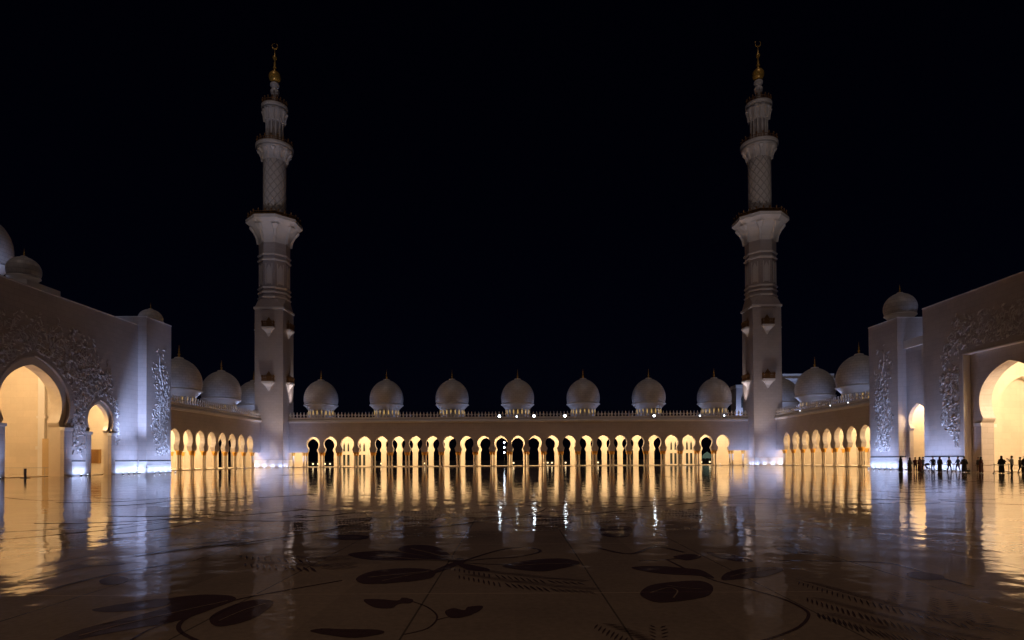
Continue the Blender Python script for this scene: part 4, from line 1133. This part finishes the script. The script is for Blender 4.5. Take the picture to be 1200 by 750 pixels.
m = MB(); m.add([(-0.22,-0.4,0.42),(0.22,-0.4,0.42),(0.22,0.1,0.40),(-0.22,0.1,0.40),(-0.22,0.3,0.85),(0.22,0.3,0.85),(-0.22,-0.4,0.46),(0.22,-0.4,0.46),(0.22,0.06,0.46),(-0.22,0.06,0.46),(-0.22,0.24,0.87),(0.22,0.24,0.87)], [(0,1,2,3),(3,2,5,4),(6,9,8,7),(9,10,11,8),(0,6,7,1),(4,5,11,10),(0,3,9,6),(3,4,10,9),(1,7,8,2),(2,8,11,5)]); m.build('seat', CL['grey'], pc)
m = MB(); m.ball((0, 0.05, 0.78), 0.3, 14, 10, (0.85, 1, 0.9)); m.f = [f for f in m.f if sum(m.v[i][2] for i in f)/len(f) > 0.75 and sum(m.v[i][1] for i in f)/len(f) > -0.12]; m.sm = [True]*len(m.f); m.build('hood', CL['navy'], pc)
bg = empty('bag', (W(1133.5, 66.3), 66.3, 0.003)); tag(bg, 'dark soft bag left on the floor near the stout person', 'bag')
m = MB(); m.ball((0, 0, 0.15), 0.15, 14, 10, (1.7, 0.9, 1.0)); m.build('pouch', CL['black'], bg)
m = MB(); m.tube([(-0.15, 0, 0.26), (-0.1, 0, 0.4), (0.1, 0, 0.4), (0.15, 0, 0.26)], 0.015, 6); m.build('strap', CL['black'], bg)

# ------------------------------------------------------------------ FLOOR INLAY (real dark marble set into the pavement)
HC = 1.65
def fl(px, py):
    hy = 538.3 - 0.0052*(px-600)
    Y = 695*HC/(py-hy); return (-1.4 + (px-600)/695*Y, Y)
def crop(x0, pts): return [fl(x0+a/3, 540+b/3) for a, b in pts]
def smooth_loop(pts, n=4):
    out = []; L = len(pts)
    for i in range(L):
        p0, p1, p2, p3 = (Vector(pts[(i+k-1) % L]) for k in range(4))
        for j in range(n):
            t = j/n
            out.append(0.5*((2*p1)+(p2-p0)*t+(2*p0-5*p1+4*p2-p3)*t*t+(3*p1-p0-3*p2+p3)*t**3))
    return out
ILZ = 0.004
def inlay_polys(polys, strokes, name, z=ILZ, slabby=True):
    bm = bmesh.new()
    for p in polys:
        vs = [bm.verts.new((q[0], q[1], z)) for q in (p if len(p) == 8 and not slabby else smooth_loop(p))]
        f = bm.faces.new(vs)
        if f.normal.z < 0: f.normal_flip()
        z += 0.00013
    for pts, w in strokes:
        pts = [Vector(q) for q in pts]
        # catmull subdivide
        sm = []
        for i in range(len(pts)-1):
            p0 = pts[max(i-1, 0)]; p1 = pts[i]; p2 = pts[i+1]; p3 = pts[min(i+2, len(pts)-1)]
            for j in range(5):
                t = j/5; sm.append(0.5*((2*p1)+(p2-p0)*t+(2*p0-5*p1+4*p2-p3)*t*t+(3*p1-p0-3*p2+p3)*t**3))
        sm.append(pts[-1])
        prev = None
        for i, q in enumerate(sm):
            d = sm[min(i+1, len(sm)-1)]-sm[max(i-1, 0)]
            if d.length < 1e-6: continue
            d.normalize(); n = Vector((-d.y, d.x))*w*(0.5 if isinstance(w, float) else 1)
            a = bm.verts.new((q.x+n.x, q.y+n.y, z)); b = bm.verts.new((q.x-n.x, q.y-n.y, z))
            if prev: 
                f = bm.faces.new((prev[0], prev[1], b, a))
            prev = (a, b)
        z += 0.00013
    bmesh.ops.triangulate(bm, faces=[f for f in bm.faces if len(f.verts) > 4])
    for f in bm.faces:
        f.normal_update()
        if f.normal.z < 0: f.normal_flip()
    me = bpy.data.meshes.new(name); bm.to_mesh(me); bm.free()
    o = bpy.data.objects.new(name, me); col.objects.link(o); me.materials.append(M['inlay']); o.parent = floor
    return o
def leaflets(path, n, L, w, ang=0.7):
    """fern: paired slim leaflets along a polyline on the floor"""
    out = []
    P = [Vector(p) for p in path]
    ds = [0]
    for a, b in zip(P, P[1:]): ds.append(ds[-1]+(b-a).length)
    for i in range(n):
        s = ds[-1]*(i+0.5)/n
        for k in range(len(P)-1):
            if ds[k] <= s <= ds[k+1]: break
        t = (s-ds[k])/(ds[k+1]-ds[k]); q = P[k].lerp(P[k+1], t); d = (P[k+1]-P[k]).normalized()
        l = L*(0.55+0.45*math.sin(PI*(0.15+0.8*i/n)))
        for sg in (-1, 1):
            e = Vector((d.x*math.cos(sg*ang)-d.y*math.sin(sg*ang), d.x*math.sin(sg*ang)+d.y*math.cos(sg*ang)))
            nn = Vector((-e.y, e.x)); b0 = q+e*0.03
            w_ = w*0.62; out.append([tuple(b0), tuple(b0+e*l*0.25+nn*w_*0.8), tuple(b0+e*l*0.55+nn*w_), tuple(b0+e*l*0.85+nn*w_*0.4), tuple(b0+e*l), tuple(b0+e*l*0.85-nn*w_*0.4), tuple(b0+e*l*0.55-nn*w_), tuple(b0+e*l*0.25-nn*w_*0.8)])
    return out
# left spray
inlay_polys([crop(0, [(180,632),(300,585),(420,555),(540,525),(600,503),(590,482),(700,468),(800,470),(828,485),(760,512),(700,535),(600,565),(480,585),(330,614),(240,634)]),
             crop(0, [(325,520),(430,500),(560,482),(598,484),(590,503),(480,522),(380,529)]),
             crop(0, [(735,555),(760,530),(830,500),(900,485),(955,490),(950,510),(900,545),(830,570),(760,578)]),
             crop(0, [(1088,595),(1130,586),(1200,588),(1320,590),(1345,602),(1250,618),(1160,610)])],
            [(crop(0, [(440,640),(520,592),(600,562),(650,548)]), 0.03), (crop(0, [(720,640),(645,605),(628,578),(655,550),(740,512),(828,486),(960,460),(1200,418)]), 0.045)], 'leaf_inlay')
# central flower
inlay_polys([crop(400, [(20,325),(150,314),(260,328),(395,352),(300,347),(100,346)]), crop(400, [(200,305),(250,293),(330,300),(388,335),(396,350),(300,333),(215,318)]),
             crop(400, [(50,410),(110,385),(230,375),(320,383),(310,410),(200,425),(80,430)]), crop(400, [(320,384),(395,353),(410,362),(330,392)]),
             crop(400, [(402,356),(500,373),(514,385),(440,381)]), crop(400, [(560,367),(680,345),(780,342),(835,357),(760,378),(680,386)]),
             crop(400, [(385,345),(415,338),(430,352),(405,366)])],
            [(crop(400, [(425,350),(560,310),(650,303),(695,316),(620,335),(500,343),(425,352)]), 0.06), (crop(400, [(420,356),(560,362),(835,356)]), 0.04)], 'flower_inlay')
inlay_polys([crop(400, [(75,485),(140,484),(195,488),(212,478),(248,485),(240,497),(200,500),(170,515),(110,511)]), crop(400, [(360,527),(390,515),(428,522),(442,510),(492,507),(480,525),(430,545),(380,548)]),
             ],
            [(crop(400, [(248,492),(300,512),(333,545),(300,585),(215,607)]), 0.02), (crop(400, [(430,545),(380,545),(333,555)]), 0.016)], 'leaf_inlay')
pl = []
for dx, dy in ((0, 0), (30, 30)):
    pl += leaflets(crop(400, [(372+dx,368+dy),(520+dx,394+dy),(690+dx,414+dy),(830+dx,424+dy)]), 22, 0.34, 0.019, 0.75)
for dx, dy in ((0, 0), (15, 28)):
    pl += leaflets(crop(0, [(835+dx,330+dy),(960+dx,340+dy),(1080+dx,346+dy),(1200+dx,340+dy)]), 15, 0.46, 0.03, 0.75)
inlay_polys(pl, [], 'fern_inlay', slabby=False)
def vein_inlay(strokes):
    o = inlay_polys([], strokes, 'vein_inlay', z=ILZ+0.004); o.data.materials.clear(); o.data.materials.append(M['floor'])
vein_inlay([(crop(400, [(120,331),(240,342),(380,350)]), 0.035), (crop(400, [(90,408),(200,397),(310,386)]), 0.03), (crop(400, [(140,420),(220,403),(300,388)]), 0.018), (crop(400, [(600,367),(700,361),(800,359)]), 0.025), (crop(400, [(240,306),(320,325),(385,347)]), 0.03),
            (crop(0, [(280,612),(440,570),(640,525),(800,490)]), 0.02), (crop(0, [(770,560),(850,525),(930,500)]), 0.014), (crop(800, [(-120,462),(-60,445),(-25,455),(-40,480)]), 0.018), (crop(800, [(-60,436),(0,446),(60,448)]), 0.014), (crop(800, [(160,405),(240,388),(320,378)]), 0.016)])
# right flower
inlay_polys([crop(800, [(-185,372),(-100,367),(0,375),(60,382),(105,410),(55,402),(-60,396),(-140,386)]), crop(800, [(-155,460),(-120,435),(-50,424),(50,419),(98,438),(85,470),(10,487),(-90,495),(-140,480)]),
             crop(800, [(130,415),(150,390),(230,373),(330,372),(342,385),(280,405),(180,415)]), crop(800, [(80,320),(150,325),(220,340),(240,352),(180,351),(110,336)]),
             crop(800, [(-40,335),(20,325),(60,335),(10,348)])],
            [(crop(800, [(-160,350),(-60,345),(60,330)]), 0.05), (crop(800, [(110,420),(250,455),(350,485),(420,520),(432,545),(400,580),(330,610),(250,634)]), 0.035), (crop(800, [(-60,346),(20,385),(110,420)]), 0.04)], 'flower_inlay')
pl = []
for da, db in ((0, 0), (25, 58), (60, 112)):
    pl += leaflets(crop(800, [(395+da,418+db),(560+da,466+db),(760+da,520+db),(960+da,566+db),(1120+da,596+db)]), 30, 0.32, 0.015, 0.7)
pl += leaflets(crop(800, [(690,520),(760,495),(765,465)]), 8, 0.2, 0.018) + leaflets(crop(800, [(860,560),(915,535),(900,495)]), 9, 0.2, 0.016) + leaflets(crop(800, [(960,600),(1035,580),(1020,545)]), 9, 0.18, 0.015)
inlay_polys(pl, [(crop(800, [(390,420),(560,470),(760,530),(960,575),(1150,600)]), 0.012)], 'fern_inlay', slabby=False)
pl = leaflets(crop(400, [(890,565),(960,595),(1025,625)]), 9, 0.24, 0.017, 0.8) + leaflets(crop(400, [(1110,640),(1108,600),(1105,580)]), 5, 0.12, 0.013)
inlay_polys(pl, [], 'fern_inlay', slabby=False)
# lesser leaves farther out
inlay_polys([crop(800, [(320,305),(380,303),(440,315),(472,323),(420,328),(360,318)]), crop(800, [(780,392),(830,388),(900,400),(905,414),(840,416),(790,406)]),
             crop(400, [(905,232),(950,228),(1010,230),(1018,248),(1000,265),(940,266),(905,255)]), crop(400, [(-60,262),(20,258),(90,262),(80,273),(0,276)]),
             crop(0, [(350,418),(400,402),(450,410),(430,428),(370,434)]), crop(0, [(740,290),(850,280),(980,272),(900,288),(800,297)]), crop(0, [(60,420),(200,378),(330,345),(440,360),(300,372),(160,405)])],
            [(crop(800, [(330,348),(600,352),(740,362),(900,410),(1010,440)]), 0.06), (crop(0, [(100,470),(250,430),(420,390),(600,360)]), 0.08), (crop(400, [(900,305),(1010,325),(1100,300),(1200,320)]), 0.08), (crop(0, [(560,300),(750,285),(960,270),(1010,280)]), 0.1)], 'leaf_inlay')
rr = random.Random(21)
pol = []; strk = []
for _ in range(20):
    Y = rr.uniform(16, 75); X = rr.uniform(-0.75, 0.75)*Y
    if abs(X) > 50: continue
    th = rr.uniform(0, PI); L = rr.uniform(1.5, 3.6); w = rr.uniform(0.4, 0.9)
    for k in range(rr.choice([1, 2, 3, 5])):
        t = th+k*1.25; e = Vector((math.cos(t), math.sin(t))); n = Vector((-e.y, e.x)); c = Vector((X, Y))+e*0.4
        pol.append([tuple(c), tuple(c+e*L*0.35+n*w), tuple(c+e*L*0.75+n*w*0.8), tuple(c+e*L), tuple(c+e*L*0.7-n*w*0.7), tuple(c+e*L*0.3-n*w*0.8)])
    c = Vector((X, Y)); e = Vector((math.cos(th+2), math.sin(th+2))); n = Vector((-e.y, e.x))
    strk.append(([tuple(c), tuple(c+e*3+n*0.8), tuple(c+e*6+n*0.2), tuple(c+e*9-n*1.6)], 0.16))
inlay_polys(pol, strk, 'leaf_inlay')

# ------------------------------------------------------------------ LIGHT, SKY, CAMERA
w = bpy.data.worlds.new('World'); scene.world = w; w.use_nodes = True
nt = w.node_tree; bg_ = nt.nodes['Background']
sky = nt.nodes.new('ShaderNodeTexSky'); sky.sky_type = 'NISHITA'; sky.sun_disc = False
sky.sun_elevation = R(62); sky.sun_rotation = R(180+8)
tintn = nt.nodes.new('ShaderNodeMix'); tintn.data_type = 'RGBA'; tintn.blend_type = 'MULTIPLY'; tintn.inputs['Factor'].default_value = 1
tintn.inputs['B'].default_value = (0.45, 0.45, 1.35, 1); nt.links.new(sky.outputs[0], tintn.inputs['A'])
nt.links.new(tintn.outputs['Result'], bg_.inputs['Color']); bg_.inputs['Strength'].default_value = 0.00035
sun = bpy.data.lights.new('sun', 'SUN'); sun.energy = 0.165; sun.color = (1.0, 0.77, 0.68); sun.angle = R(20)
so = bpy.data.objects.new('sun', sun); col.objects.link(so)
so.rotation_euler = Vector((0.12, 1.0, -math.tan(R(62)))).to_track_quat('-Z', 'Y').to_euler()

cam = bpy.data.cameras.new('camera'); cam.sensor_width = 36; cam.lens = 695/1200*36; cam.clip_start = 0.1; cam.clip_end = 6000
cam.shift_y = 0.1275; cam.shift_x = -0.0006
co = bpy.data.objects.new('camera', cam); col.objects.link(co)
Mx = Matrix.Rotation(R(90+0.9), 4, 'X') @ Matrix.Rotation(R(-0.3), 4, 'Z')
Mx.translation = (-1.4, 0, HC); co.matrix_world = Mx
scene.camera = co
scene.view_settings.view_transform = 'Standard'; scene.view_settings.look = 'None'; scene.view_settings.exposure = 0; scene.view_settings.gamma = 1
scene.view_settings.use_curve_mapping = False
scene.render.engine = 'CYCLES'
scene.cycles.use_denoising = True
scene.cycles.use_light_tree = True
scene.cycles.max_bounces = 8; scene.cycles.diffuse_bounces = 4; scene.cycles.glossy_bounces = 4
scene.cycles.sample_clamp_indirect = 6
